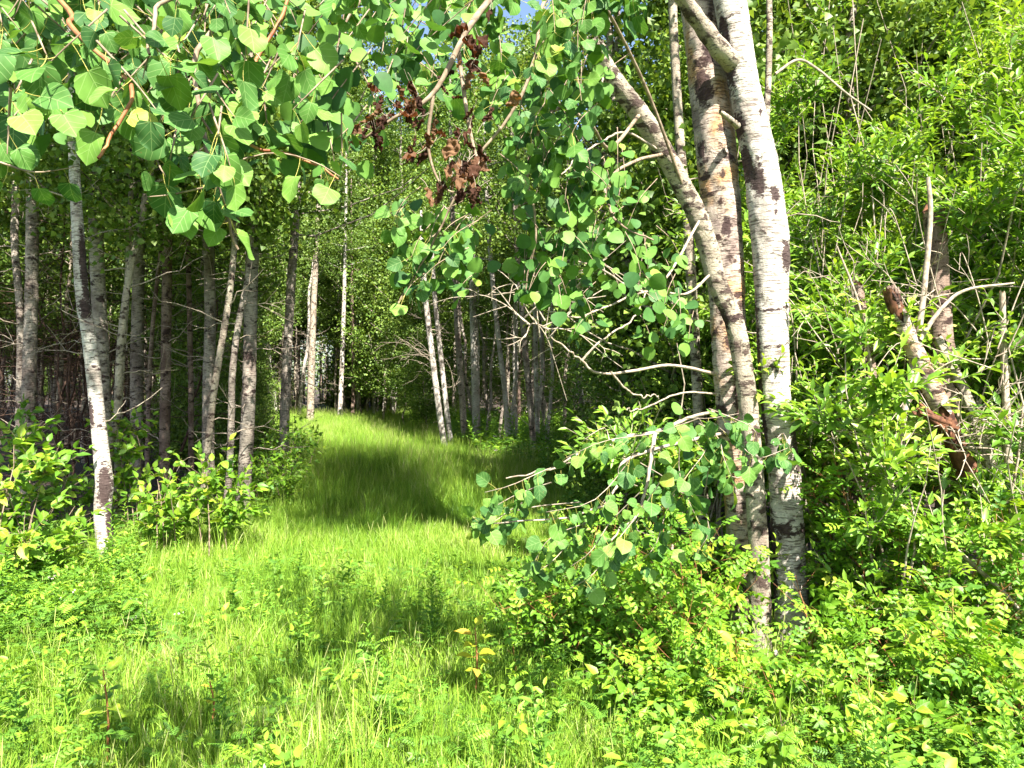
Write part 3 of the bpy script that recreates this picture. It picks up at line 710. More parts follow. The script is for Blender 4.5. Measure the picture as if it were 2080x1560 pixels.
# ---------------------------------------------------------------- the birch clump
def hero_trunk(C, R, base, sides, scars, rings, seed, bulge=0.04):
    """detailed trunk: rings of swollen bark, scars as dark sunken diamonds"""
    rng = np.random.default_rng(seed)
    V, F = tubes(C - base, R, sides)
    K = len(C); S = np.zeros((K, sides)); an = np.arange(sides) * 2 * math.pi / sides
    V = V.reshape(K, sides, 3); ctr = (C - base)[:, None]
    out = nrm(V - ctr)
    zz = V[:, :, 2]
    disp = rng.normal(0, 0.022, (K, sides)); disp = (disp + np.roll(disp, 1, 1) + np.roll(disp, 1, 0)) / 2
    for k in range(5): disp += 0.012 * np.sin(an[None] * rng.integers(2, 5) + rng.uniform(0, 6) + zz * rng.uniform(1, 5))
    for (zc, amp, wdt) in rings:
        q = np.exp(-((zz - zc + 0.012 * np.sin(3 * an)[None]) / wdt) ** 2); disp += amp * q; S = np.maximum(S, q * 0.75 * (amp > 0))
    camdir = nrm(-(C[:, None] * (1, 1, 0)))
    lat = np.einsum('ksi,ki->ks', out, nrm(np.cross(camdir[:, 0], UP)))      # -1..1 across the trunk seen from the track
    face = np.einsum('ksi,ki->ks', out, camdir[:, 0])
    for (zc, lc, hz, wl, dep) in scars:
        q = np.exp(-((zz - zc) / hz) ** 2 - ((-lat - lc) / wl) ** 2) * (face > -0.3)
        S = np.maximum(S, q * 1.1); disp += dep * q
    V = V + out * (disp * R[:, None])[..., None]
    g = Geo(); g.add(V.reshape(-1, 3), F, 0, 0.5, S.ravel()); return g

def zat(py, d): return EYE + (CYP - py) / FPX * d

def clump_tree(name, label, pts, widths, d, bark, scars, rings, seed, top_ext, n=240, sides=40, d_list=None):
    P = [at(px, py, (d if d_list is None else d_list[i])) for i, (px, py) in enumerate(pts)]
    gz = float(terrain(P[0][0], P[0][1]))
    if P[0][2] > gz - 0.1: P[0][2] = gz - 0.1
    Wd = [w_ / 2 / FPX * d for w_ in widths]
    for (dx, dy, dz, r) in top_ext: P.append(P[-1] + np.array([dx, dy, dz])); Wd.append(r)
    P = np.array(P); C = smooth_path(P, n)
    R = np.interp(np.linspace(0, len(P) - 1, n), np.arange(len(P)), Wd)
    base = np.array([P[0][0], P[0][1], gz])
    t = thing(name, base, label, "tree")
    g = hero_trunk(C, R, base, sides, [(zat(py, d), l, h, w_, dp) for (py, l, h, w_, dp) in scars], [(zat(py, d), a, w_) for (py, a, w_) in rings], seed)
    link("trunk", g.mesh("trunk", [M[bark]]), t)
    return t, base, C, R

BRANCHES = {}
def add_branch(t, base, pts, r0, r1, bark, name="branch", n=24, sides=8, seed=0, wob=0.0):
    P = smooth_path(np.array(pts), n)
    if wob: P = P + np.cumsum(np.random.default_rng(seed).normal(0, wob, P.shape), 0) * np.linspace(0, 1, n)[:, None]
    R = np.linspace(r0, r1, n) * (1 + 0.06 * np.sin(np.arange(n) * 1.7))
    g = Geo(); g.add(*tubes(P - base, R, sides), 0)
    BRANCHES.setdefault(t.name, []).append((link(name, g.mesh(name, [M[bark]]), t), P)); return P

H1, b1, C1, R1 = clump_tree("birch_tree", "white birch trunk with black scars, upright at the front of the clump",
    [(1612, 1330), (1610, 1270), (1602, 1136), (1594, 971), (1584, 880), (1575, 803), (1570, 700), (1567, 600), (1562, 471), (1544, 336), (1526, 240), (1511, 168), (1496, 80), (1481, 0)],
    [84, 70, 64, 62, 60, 61, 63, 65, 72, 68, 62, 60, 62, 64], 4.44, 'birch',
    [(365, -0.3, 0.10, 0.45, -0.10), (395, 0.55, 0.05, 0.25, -0.06), (330, -0.75, 0.14, 0.3, -0.12), (515, 0.85, 0.10, 0.22, 0.08), (432, 0.45, 0.025, 0.12, -0.03), (250, -0.85, 0.08, 0.35, 0.05), (120, -0.8, 0.18, 0.4, 0.03), (60, -0.7, 0.09, 0.25, -0.12), (230, 0.55, 0.02, 0.1, 0), (905, 0.9, 0.14, 0.25, 0.0), (1060, -0.2, 0.03, 0.5, 0.05), (780, -0.9, 0.5, 0.14, 0), (1120, -0.9, 0.3, 0.2, 0)],
    [(622, 0.05, 0.012), (695, 0.05, 0.010), (1065, 0.06, 0.03), (420, -0.03, 0.02)], 3, [(-0.25, -0.05, 1.3, 0.085), (-0.25, 0.1, 2.0, 0.06), (0.0, 0.2, 2.6, 0.015)])
add_branch(H1, b1, [at(1492, 130, 4.42), at(1462, 100, 4.34), at(1428, 55, 4.28), at(1395, 8, 4.2), at(1360, -60, 4.1), at(1300, -260, 3.9)], 0.062, 0.035, 'grey', sides=14)
add_branch(H1, b1, [at(1498, 256, 4.40), at(1482, 242, 4.32), at(1462, 226, 4.26)], 0.022, 0.012, 'grey', "branch_stub")
H2, b2, C2, R2 = clump_tree("aspen_tree", "peeling ochre and grey aspen trunk behind the white birch",
    [(1518, 1330), (1520, 1270), (1518, 1136), (1503, 970), (1488, 803), (1480, 668), (1472, 500), (1457, 336), (1439, 168), (1417, 0)],
    [96, 86, 78, 72, 70, 70, 74, 78, 78, 72], 4.62, 'ochre',
    [(460, 0.15, 0.06, 0.25, 0.0), (600, -0.4, 0.03, 0.5, 0.02), (300, -0.7, 0.05, 0.2, 0), (180, -0.3, 0.12, 0.4, 0.02), (100, 0.2, 0.1, 0.4, 0), (690, 0.3, 0.05, 0.6, 0.03), (1180, -0.4, 0.1, 0.3, 0), (800, 0.45, 0.25, 0.35, -0.02)],
    [(325, 0.04, 0.012), (1215, 0.04, 0.03)], 4, [(-0.2, 0.1, 1.3, 0.10), (-0.35, 0.2, 2.0, 0.07), (-0.1, 0.2, 2.6, 0.02)])
H3, b3, C3, R3 = clump_tree("aspen_tree", "bent grey aspen stem leaning out from the clump with a broken top",
    [(1546, 1330), (1543, 1200), (1540, 1100), (1530, 950), (1520, 830), (1508, 740), (1490, 650), (1458, 580), (1440, 510), (1417, 440), (1387, 380), (1350, 312), (1300, 232), (1252, 168), (1214, 104)],
    [46, 42, 38, 38, 38, 38, 38, 39, 40, 41, 38, 38, 37, 33, 26], 4.32, 'grey',
    [(150, 0.3, 0.04, 0.5, -0.05), (125, -0.5, 0.04, 0.4, -0.05), (640, -0.8, 0.06, 0.3, 0), (870, 0.6, 0.05, 0.4, 0)], [(330, 0.05, 0.02), (640, 0.05, 0.02)], 6, [],
    d_list=[4.30, 4.30, 4.30, 4.31, 4.32, 4.32, 4.31, 4.29, 4.26, 4.22, 4.18, 4.12, 4.04, 3.97, 3.9])
# splintered end of the broken stem
rs = np.random.default_rng(8); g = Geo()
for k in range(30):
    a = at(1216, 108, 3.9) + rs.normal(0, 0.016, 3); e = a + nrm(rs.normal(0, 0.35, 3) + (-0.75, -0.2, 0.9)) * rs.uniform(0.03, 0.11)
    g.add(*tubes(smooth_path([a - b3, (a + e) / 2 - b3 + rs.normal(0, 0.012, 3), e - b3], 5), np.linspace(0.013, 0.004, 5), 4), 0)
link("splintered_top", g.mesh("splintered_top", [M['grey']]), H3)

LB, bl, CL, RL = clump_tree("birch_tree", "white birch with dark stained upper trunk leaning out beside the shrubs",
    [(220, 1165), (218, 1130), (208, 1050), (212, 985), (206, 920), (197, 830), (190, 760), (180, 680), (167, 600), (160, 500), (154, 400), (148, 270), (140, 120), (134, 0)],
    [42, 34, 32, 33, 30, 28, 27, 26, 25, 23, 21, 20, 19, 18], 6.35, 'birch',
    [(1000, 0.15, 0.20, 0.8, 0.06), (1090, 0.7, 0.22, 0.4, 0.03), (545, 0.55, 0.30, 0.6, 0.02), (640, 0.1, 0.10, 0.9, 0.02), (610, 0.6, 0.08, 0.5, 0.0), (705, 0.1, 0.015, 0.2, 0), (850, -0.8, 0.12, 0.3, 0)],
    [(760, 0.03, 0.012), (880, 0.03, 0.012)], 9, [(-0.1, 0.1, 1.6, 0.035), (-0.1, 0.2, 2.4, 0.012)], n=200, sides=28)
rl_ = np.random.default_rng(44); g = Geo()
lim, L_ = limb_set(rl_, CL - bl, 3.4, float(CL[-1][2]), 26, 1.3, 0.35)
g.add(*tubes(lim, (0.016 * L_ / 1.3)[:, None] * np.linspace(1, 0.25, 6)[None] + 0.002, 5), 0); dead_twigs(g, rl_, CL - bl, 1.2, 3.4, 6, 0.7, 0)
o = link("limbs", g.mesh("limbs", [M['grey']]), LB); o["kind"] = "stuff"
c = Geo(); crown_leaves(c, rl_, lim, 8000, T_ASPEN_S, 0.064, 0.16); o = link("crown", c.mesh("crown", [M['woods_a']]), LB); o["kind"] = "stuff"

# crowns of the clump, high above the track
def high_crown(t, base, ctr, rad, n_limb, n_leaf, stem_top, seed):
    rng = np.random.default_rng(seed)
    tips = ctr + nrm(rng.normal(0, 1, (n_limb, 3))) * rng.uniform(0.45, 1.0, (n_limb, 1)) * rad
    s = np.linspace(0, 1, 6)[None, :, None]
    O = stem_top + rng.normal(0, 0.05, (n_limb, 3))
    lim = O[:, None] * (1 - s) + tips[:, None] * s + UP * 0.5 * np.sin(np.pi * s) - base
    g = Geo(); g.add(*tubes(lim, np.full((n_limb, 1), 0.03) * np.linspace(1, 0.2, 6)[None], 5), 0)
    o = link("limbs", g.mesh("limbs", [M['grey']]), t); o["kind"] = "stuff"
    c = Geo(); crown_leaves(c, rng, lim, n_leaf, T_ASPEN_S, 0.065, 0.35, lo=0.35)
    o = link("crown", c.mesh("crown", [M['aspen_a']]), t); o["kind"] = "stuff"
high_crown(H1, b1, np.array([0.45, 3.6, 9.0]), np.array([1.35, 3.4, 1.6]), 42, 17000, C1[-30], 21)
high_crown(H2, b2, np.array([0.0, 7.3, 9.8]), np.array([1.6, 2.3, 1.7]), 32, 13000, C2[-30], 22)

# ---------------------------------------------------------------- hanging aspen sprays
def spray_frames(rng, n, toward=1.0, hang=0.9, spread=0.62):
    ax = rng.normal(0, 0.65, (n, 3)) + (0, 0, -hang)
    npf = rng.normal(0, spread, (n, 3)) + (SUNV * 1.0 + np.array([-0.1, -0.2, 0.0])) * toward
    return frames(ax, npf)

def spray(t, base, twigs, leaf, kind, max_obj, rng, twig_mat, mass_mat, mass_tmpl, r=0.0014, step=0.045):
    """twigs: list of polylines (world). Leaves hang in small groups from the nodes."""
    g = Geo(); pos = []
    for P in twigs:
        C = smooth_path(P, 9); L_ = np.linalg.norm(np.diff(C, axis=0), axis=1).sum()
        g.add(*tubes(C - base, np.linspace(r * 1.5, r * 0.6, 9), 4), 0)
        for s in np.arange(L_ * 0.12, L_ * 1.0, step):
            q = s / L_ * 8; i = min(int(q), 7); c = C[i] * (1 - (q - i)) + C[i + 1] * (q - i)
            pos.append(c); 
            if rng.random() < 0.35: pos.append(c)
    o = link("twigs", g.mesh("twigs", [M[twig_mat]]), t); o["kind"] = "stuff"
    pos = np.array(pos); n = len(pos)
    fr = spray_frames(rng, n)
    size = leaf * rng.uniform(0.52, 1.15, n)
    pet = np.array([0, -0.75, 0.2])                        # petiole end in leaf units: blade starts away from the node
    pos = pos - np.einsum('nij,j->ni', fr, pet) * size[:, None]
    ok = in_view(pos); order = np.argsort(np.where(ok, pos[:, 1], 99))
    a = order[:max_obj]; b = order[max_obj:]
    leaf_objects(t, base, kind, pos[a], fr[a], size[a], rng)
    if len(b):
        c = Geo(); put_leaves(c, mass_tmpl, pos[b] - base, fr[b], size[b], rng.random(len(b)))
        o = link("foliage", c.mesh("foliage", [M[mass_mat]]), t); o["kind"] = "stuff"
    return n

# overhead aspen beside the camera: trunk stands just out of the photograph, its low branches hang into it
rg = np.random.default_rng(31)
H4b = np.array([-2.75, 2.1, float(terrain(-2.75, 2.1))])
H4 = thing("aspen_tree", H4b, "aspen whose low branches hang large round leaves over the track mouth", "tree")
tr4 = smooth_path([H4b + (0, 0, -0.1), H4b + (0.1, 0, 2.5), H4b + (0.2, 0.25, 6), H4b + (0.5, 0.8, 11)], 40)
g = Geo(); g.add(*tubes(tr4 - H4b, np.linspace(0.13, 0.02, 40), 16), 0); link("trunk", g.mesh("trunk", [M['aspen_bark']]), H4)
high_crown(H4, H4b, np.array([-2.3, 3.6, 9.2]), np.array([1.8, 2.4, 2.2]), 34, 15000, tr4[24], 23)
root4 = tr4[12]
for k, pts in enumerate([
    [root4, (-1.6, 1.5, 3.0), at(330, -120, 1.25), at(318, 40, 1.12), at(320, 150, 1.08)],
    [root4, (-1.5, 1.2, 2.9), at(60, -60, 1.25), at(150, 60, 1.2), at(270, 170, 1.15), at(235, 245, 1.12), at(195, 305, 1.1)],
    [root4, (-1.3, 1.7, 3.1), at(420, -90, 1.4), at(400, 130, 1.3), at(425, 280, 1.22), at(440, 345, 1.2), at(470, 430, 1.2), at(495, 520, 1.22)],
    [root4, (-1.2, 2.0, 3.2), at(560, -90, 1.7), at(520, 140, 1.6), at(505, 285, 1.5), at(600, 312, 1.5), at(692, 356, 1.5)],
    [root4, (-1.2, 2.2, 3.3), at(700, -90, 2.0), at(700, 60, 1.95), at(760, 190, 1.9)]]):
    add_branch(H4, H4b, pts, 0.0065, 0.0022, 'red_twig' if k in (1, 3) else 'twig', sides=6, n=40, seed=k, wob=0.002)
tw = []
def low_edge4(x): return np.interp(x, [-40, 0, 100, 200, 300, 400, 480, 520, 600, 700, 740, 800, 860], [380, 385, 385, 300, 400, 430, 470, 360, 330, 370, 280, 190, 120])
def add_twigs(n, xr, dr, lens, edge, ytop=-90, bias=1.0):
    for _ in range(n):
        px = rg.uniform(*xr); e = edge(px); py = ytop + (e - ytop) * rg.random() ** bias
        d = rg.uniform(*dr); Lp = rg.uniform(*lens)
        sx = rg.uniform(-0.9, 0.9)
        a = at(px - sx * Lp, py - Lp, d + rg.uniform(-0.05, 0.15)); m = at(px - sx * Lp * 0.35, py - Lp * 0.5, d); b = at(px, py - 30, d)
        tw.append(np.array([a, m, b]))
add_twigs(24, (-20, 520), (1.0, 1.25), (90, 170), lambda x: low_edge4(x) - 20, 20, 0.9)
add_twigs(78, (-30, 560), (1.3, 1.7), (90, 170), lambda x: low_edge4(x) - 60, -40, 1.0)
add_twigs(26, (480, 720), (1.4, 1.6), (90, 160), lambda x: low_edge4(x), -40, 0.9)
add_twigs(38, (560, 860), (1.8, 2.1), (80, 140), lambda x: low_edge4(x) + 20, -40, 1.0)
for pts in ([(470, 330), (560, 310), (640, 330), (690, 358)], [(430, 330), (455, 410), (480, 470)], [(330, 60), (300, 120), (290, 160)], [(410, 240), (440, 300), (400, 360)], [(420, 380), (350, 395), (300, 400)], [(40, 240), (100, 190), (140, 150)], [(0, 330), (70, 350), (150, 340)]):
    tw.append(np.array([at(px, py, 1.16 if px < 460 else 1.4) for px, py in pts]))
n4 = spray(H4, H4b, tw, 0.049, 'aspen', 300, rg, 'twig', 'aspen_a', T_ASPEN)

# drooping sprays of the bent aspen stem
tw = []
def add_tw3(n, box, dr, lens, slope=(-0.8, 0.8)):
    for _ in range(n):
        px = rg.uniform(box[0], box[2]); py = rg.uniform(box[1], box[3]); d = rg.uniform(*dr); Lp = rg.uniform(*lens); sx = rg.uniform(*slope)
        tw.append(np.array([at(px - sx * Lp, py - Lp * 0.8, d + 0.1), at(px - sx * Lp * 0.4, py - Lp * 0.45, d), at(px, py, d - 0.03)]))
add_tw3(56, (830, -20, 1190, 250), (2.2, 3.2), (70, 130))
add_tw3(24, (990, 200, 1200, 420), (2.5, 3.0), (70, 120))
add_tw3(24, (1060, 340, 1310, 560), (2.6, 3.0), (60, 120))
add_tw3(20, (790, 430, 930, 620), (2.5, 2.8), (60, 110), (-1.2, -0.2))
add_tw3(20, (1160, 500, 1400, 700), (3.0, 3.5), (60, 110))
add_tw3(22, (700, -90, 1060, 110), (2.4, 3.0), (70, 120))
add_tw3(14, (1050, 520, 1200, 660), (2.7, 3.0), (60, 100))
add_tw3(12, (1150, -40, 1340, 40), (2.4, 2.6), (60, 100))
for k, pts in enumerate([
    [at(1390, 385, 4.15), at(1300, 150, 3.8), at(1180, -60, 3.2), at(1110, 0, 2.8), at(1090, 110, 2.65), at(1050, 210, 2.6), at(960, 330, 2.6), at(880, 480, 2.65), at(800, 610, 2.65)],
    [at(1300, 232, 4.02), at(1240, 300, 3.6), at(1200, 250, 3.2), at(1130, 220, 2.8), at(1080, 330, 2.75), at(1100, 450, 2.75), at(1080, 600, 2.8)],
    [at(1350, 312, 4.1), at(1290, 330, 3.7), at(1230, 380, 3.2), at(1250, 460, 2.9), at(1330, 520, 2.8)],
    [at(1350, 312, 4.1), at(1270, 270, 3.95), at(1220, 290, 3.8), at(1170, 330, 3.6), at(1140, 360, 3.4)],
    [at(1420, 450, 4.15), at(1330, 590, 3.7), at(1210, 545, 3.3), at(1120, 540, 3.1)],
    [at(1440, 560, 4.2), at(1390, 600, 3.9), at(1300, 600, 3.6), at(1180, 650, 3.3), at(1110, 655, 3.2)],
    [at(1215, 130, 3.92), at(1222, 170, 3.88), at(1226, 205, 3.85)]]):
    add_branch(H3, b3, pts, 0.011 if k < 3 else 0.008, 0.003, 'pale_twig' if k > 2 else 'twig', sides=6, n=40, seed=50 + k, wob=0.004)
n3 = spray(H3, b3, tw, 0.060, 'aspen', 300, rg, 'twig', 'aspen_a', T_ASPEN)

# low leafy branches of the ochre aspen
tw = []
for pts in ([(1420, 850), (1330, 880), (1230, 895), (1150, 930)], [(1300, 900), (1260, 960), (1200, 1020), (1110, 1040)], [(1200, 930), (1120, 950), (1040, 985), (985, 1000)], [(1180, 1020), (1080, 1030), (1010, 1050), (955, 1070)],
            [(1240, 1000), (1190, 1060), (1120, 1090), (1080, 1150)], [(1330, 930), (1320, 1010), (1290, 1070), (1330, 1090)], [(1420, 850), (1440, 900), (1400, 960), (1360, 1010)], [(1440, 830), (1490, 850), (1530, 870), (1540, 900)],
            [(1450, 860), (1500, 900), (1540, 930), (1600, 910)], [(1400, 880), (1440, 930), (1490, 970), (1530, 960)], [(1380, 900), (1380, 960), (1400, 1020), (1420, 1060)], [(1240, 905), (1230, 870), (1205, 880), (1180, 900)],
            [(1300, 1000), (1240, 1060), (1200, 1120), (1160, 1150)], [(1340, 980), (1300, 1040), (1260, 1090), (1230, 1130)], [(1080, 1010), (1030, 1040), (1000, 1060), (960, 1050)], [(1350, 870), (1390, 850), (1440, 850), (1500, 840)],
            [(1200, 1050), (1150, 1110), (1110, 1150), (1060, 1180)], [(1280, 1060), (1240, 1120), (1200, 1170), (1150, 1200)], [(1380, 980), (1350, 1050), (1330, 1110), (1290, 1150)], [(1440, 950), (1430, 1020), (1440, 1080), (1410, 1130)], [(1300, 940), (1350, 970), (1380, 1000), (1450, 1010)], [(1420, 860), (1460, 890), (1470, 930), (1500, 1000)],
            [(1570, 900), (1590, 880), (1600, 900), (1610, 930)], [(1120, 980), (1060, 1000), (1020, 1020), (990, 1040)]):
    d0 = 3.3 + rg.uniform(-0.25, 0.2) - 0.25 * (pts[-1][0] < 1250)
    tw.append(np.array([at(px, py, d0 + 0.08 * math.sin(k * 2)) for k, (px, py) in enumerate(pts)]))
for k, pts in enumerate([
    [at(1455, 835, 4.55), at(1400, 850, 3.9), at(1330, 880, 3.4), at(1230, 900, 3.2), at(1130, 950, 3.1), at(1040, 985, 3.05)],
    [at(1470, 880, 4.55), at(1380, 900, 3.7), at(1270, 935, 3.3), at(1260, 980, 3.2), at(1200, 1030, 3.1), at(1000, 1050, 3.0)],
    [at(1330, 880, 3.4), at(1320, 960, 3.3), at(1300, 1050, 3.25), at(1230, 1120, 3.2)],
    [at(1455, 760, 4.5), at(1360, 740, 4.2), at(1240, 755, 3.9), at(1180, 735, 3.8), at(1130, 690, 3.7), at(1090, 660, 3.6)],
    [at(1180, 735, 3.8), at(1220, 690, 3.8), at(1270, 650, 3.9), at(1320, 600, 4.0)],
    [at(1455, 800, 4.5), at(1380, 800, 4.3), at(1300, 835, 4.2), at(1268, 832, 4.1)],
    [at(1240, 755, 3.9), at(1280, 800, 4.0), at(1330, 800, 4.1)]]):
    add_branch(H2, b2, pts, 0.011 if k < 4 else 0.007, 0.003, 'pale_twig', sides=6, n=40, seed=70 + k, wob=0.007)
spray(H2, b2, tw, 0.061, 'aspen', 300, rg, 'pale_twig', 'aspen_a', T_ASPEN, r=0.0018, step=0.034)

# withered brown branch caught in the sprays
rd = np.random.default_rng(61)
bb = at(900, 100, 1.79)
DB = thing("broken_branch", bb, "snapped branch with curled brown withered leaves hanging among green aspen sprays", "branch")
add_branch(DB, bb, [at(1010, -20, 1.85), at(950, 60, 1.79), at(880, 190, 1.76), at(800, 240, 1.76), at(735, 285, 1.79)], 0.009, 0.003, 'twig', sides=6)
add_branch(DB, bb, [at(930, 100, 1.79), at(950, 240, 1.76), at(965, 310, 1.76), at(980, 345, 1.76)], 0.006, 0.003, 'twig', sides=5)
add_branch(DB, bb, [at(880, 190, 1.76), at(870, 300, 1.78), at(900, 380, 1.79), at(960, 395, 1.79)], 0.005, 0.002, 'twig', sides=5)
pos = []
for (cx, cy, sx, sy, n) in ((800, 220, 42, 22, 24), (850, 240, 38, 24, 22), (760, 250, 25, 14, 14), (950, 290, 30, 38, 32), (975, 325, 18, 16, 18), (955, 125, 16, 20, 12), (865, 315, 14, 8, 7), (890, 380, 18, 8, 8), (950, 385, 25, 9, 12), (975, 60, 25, 25, 10), (1045, 195, 9, 12, 4), (735, 285, 10, 10, 5), (845, 160, 30, 15, 10)):
    for _ in range(int(n * 0.5)): pos.append(at(rd.normal(cx, sx), rd.normal(cy, sy), rd.uniform(1.66, 1.84)))
pos = np.array(pos)
leaf_objects(DB, bb, 'curl', pos, spray_frames(rd, len(pos), 0.5, 0.9, 1.0), 0.046 * rd.uniform(0.7, 1.25, len(pos)), rd)

# ---------------------------------------------------------------- shrubs
def shrub(name, label, px, d, height, spread, n_stem, n_twig, twig_len, kind, leaf, tmpl, obj_kind, max_obj, mats, seed, cat="shrub", group=None,
          opposite=False, step=0.035, up=0.5, beta=0.8, sunbias=0.6, tlo=0.3, stem_r=0.007, stem_mat='twig', z0=0.0, offx=0.0, crook=1.0, clump=1):
    rng = np.random.default_rng(seed)
    x = (px - CXP) / FPX * d + offx
    base = np.array([x, d, float(terrain(x, d)) + z0])
    t = thing(name, base, label, cat, group)
    # stems
    K = 8; s = np.linspace(0, 1, K)[None, :, None]
    az = rng.uniform(0, 2 * math.pi, n_stem); rad = spread * np.sqrt(rng.uniform(0.02, 1, n_stem)); hh = height * rng.uniform(0.65, 1.0, n_stem) * (1 - 0.25 * (rad / spread) ** 2)
    D = np.stack([np.cos(az), np.sin(az), np.zeros(n_stem)], 1)
    P = rng.normal(0, 0.05 + 0.12 * spread, (n_stem, 1, 3)) * (1, 1, 0) + D[:, None] * rad[:, None, None] * s ** 1.4 + UP * hh[:, None, None] * s + np.cumsum(rng.normal(0, 0.02 * crook, (n_stem, K, 3)), 1) * height * s * 0.5
    g = Geo(); g.add(*tubes(P, (stem_r * rng.uniform(0.7, 1.3, n_stem))[:, None] * np.linspace(1, 0.3, K)[None], 6), 0)
    o = link("stems", g.mesh("stems", [M[stem_mat]]), t); o["kind"] = "stuff"
    # twigs
    nc_ = max(6, n_twig // clump); lc_ = rng.integers(0, n_stem, nc_); qc_ = rng.uniform(tlo, 1.0, nc_); oc_ = rng.normal(0, 0.30 * spread, (nc_, 3)) * (clump > 1); pk_ = rng.integers(0, nc_, n_twig)
    li = lc_[pk_]; q = np.clip(qc_[pk_] + rng.normal(0, 0.02, n_twig), tlo, 1.0) * (K - 1); i = np.minimum(q.astype(int), K - 2); f = (q - i)[:, None]
    O = P[li, i] * (1 - f) + P[li, i + 1] * f + oc_[pk_]
    ta = rng.uniform(0, 2 * math.pi, n_twig)
    Dt = nrm(np.stack([np.cos(ta), np.sin(ta), np.full(n_twig, up)], 1) + rng.normal(0, 0.25, (n_twig, 3)) + D[li] * 0.5)
    Lt = twig_len * rng.uniform(0.5, 1.2, n_twig)
    ss = np.linspace(0, 1, 5)[None, :, None]
    T = O[:, None] + Dt[:, None] * Lt[:, None, None] * ss + UP * (0.25 * up * Lt[:, None, None] * ss ** 2)
    T[:, :, 2] = np.maximum(T[:, :, 2], 0.03)
    g = Geo(); g.add(*tubes(T, np.full((n_twig, 1), stem_r * 0.32) * np.linspace(1, 0.4, 5)[None], 3), 0)
    o = link("twigs", g.mesh("twigs", [M[stem_mat]]), t); o["kind"] = "stuff"
    # leaves
    nn = max(3, int(twig_len / step)); sv = np.linspace(0.12, 1.0, nn)
    idx = np.repeat(np.arange(n_twig), nn); sj = np.tile(sv, n_twig) + rng.normal(0, 0.02, nn * n_twig)
    jj = np.tile(np.arange(nn), n_twig)
    c = O[idx] + Dt[idx] * (Lt[idx] * sj)[:, None] + UP * (0.25 * up * Lt[idx] * sj ** 2)[:, None]
    tan = Dt[idx]
    A = nrm(np.cross(tan, UP + 0.01)); B = np.cross(tan, A)
    if opposite:
        c = np.repeat(c, 2, 0); tan = np.repeat(tan, 2, 0); A = np.repeat(A, 2, 0); B = np.repeat(B, 2, 0); sj = np.repeat(sj, 2); idx = np.repeat(idx, 2)
        ph = np.repeat(jj * math.pi / 2, 2) + np.tile([0, math.pi], len(jj))
    else: ph = jj * 2.4 + rng.uniform(0, 6.28, n_twig)[idx]
    ph = ph + rng.normal(0, 0.3, len(ph))
    be = np.clip(beta * (1.25 - 0.75 * sj) + rng.normal(0, 0.15, len(sj)), 0.05, 1.5)[:, None]
    rd_ = np.cos(ph)[:, None] * A + np.sin(ph)[:, None] * B
    ax = np.cos(be) * tan + np.sin(be) * rd_ + (0, 0, -0.12)
    npf = UP * 0.8 + SUNV * sunbias + rng.normal(0, 0.45, ax.shape)
    fr = frames(ax, npf); n = len(c)
    size = leaf * rng.uniform(0.6, 1.15, n) * (1.1 - 0.35 * np.clip(sj, 0, 1))
    tint = np.clip(0.30 * (rng.random(nc_)[pk_])[idx] + 0.45 * np.clip(sj, 0, 1) * rng.random(n) + 0.35 * rng.random(n), 0, 1)
    c[:, 2] = np.maximum(c[:, 2], 0.03)
    wpos = c + base
    score = np.where(in_view(wpos, 0), wpos[:, 1] - 0.25 * wpos[:, 2], 99)
    order = np.argsort(score)
    k = min(max_obj, int((score < 99).sum()))
    # spread the leaf parts over the near half of the shrub
    near = order[:max(k, int(0.45 * (score < 99).sum()))]; pick = rng.permutation(near)[:k] if k else np.zeros(0, int)
    m_ = np.ones(n, bool); m_[pick] = False; rest = np.nonzero(m_)[0]
    if k: leaf_objects(t, base, obj_kind, wpos[pick], fr[pick], size[pick], rng)
    gg = Geo(); put_leaves(gg, tmpl, c[rest], fr[rest], size[rest], tint[rest])
    o = link("foliage", gg.mesh("foliage", [M[mats]]), t); o["kind"] = "stuff"
    return t

# dogwood shrubs beneath the stained birch
for k, (px, d, h, sp, ns, ntw, lb) in enumerate([
    (10, 5.7, 1.30, 0.40, 8, 62, "broad-leaved shrub beneath the straight grey aspens"),
    (115, 7.0, 1.45, 0.40, 8, 62, "broad-leaved shrub crowding behind the stained white birch"),
    (262, 7.4, 1.55, 0.26, 5, 40, "upright leafy shrub reaching over its neighbours beside the forked stems"),
    (335, 6.7, 0.80, 0.30, 6, 42, "yellow-green shrub spreading its sunlit leaves toward the track"),
    (425, 6.6, 1.10, 0.24, 5, 42, "small shrub with bright lime leaves by the leaning grey stem"),
    (60, 5.4, 0.70, 0.34, 7, 46, "sprawling low shrub among the tall weeds")]):
    shrub("dogwood_shrub", lb, px, d, h, sp, ns, ntw, 0.34, None, 0.11, T_OVATE, 'ovate', 110, 'dogw_a', 200 + k, opposite=True, step=0.085, up=0.45, beta=1.0, sunbias=0.5)
for k, (px, d, h, sp) in enumerate([(565, 10.0, 1.1, 0.5), (590, 11.4, 1.2, 0.6), (545, 9.0, 0.7, 0.4)]):
    shrub("dogwood_shrub", "dark shaded shrub at the wood's corner where the track grass begins", px, d, h, sp, 8, 80, 0.34, None, 0.085, T_OVATE, 'ovate', 0, 'dogw_a', 220 + k, opposite=True, step=0.085, up=0.4, beta=1.0, group="shaded shrubs at the wood corner")

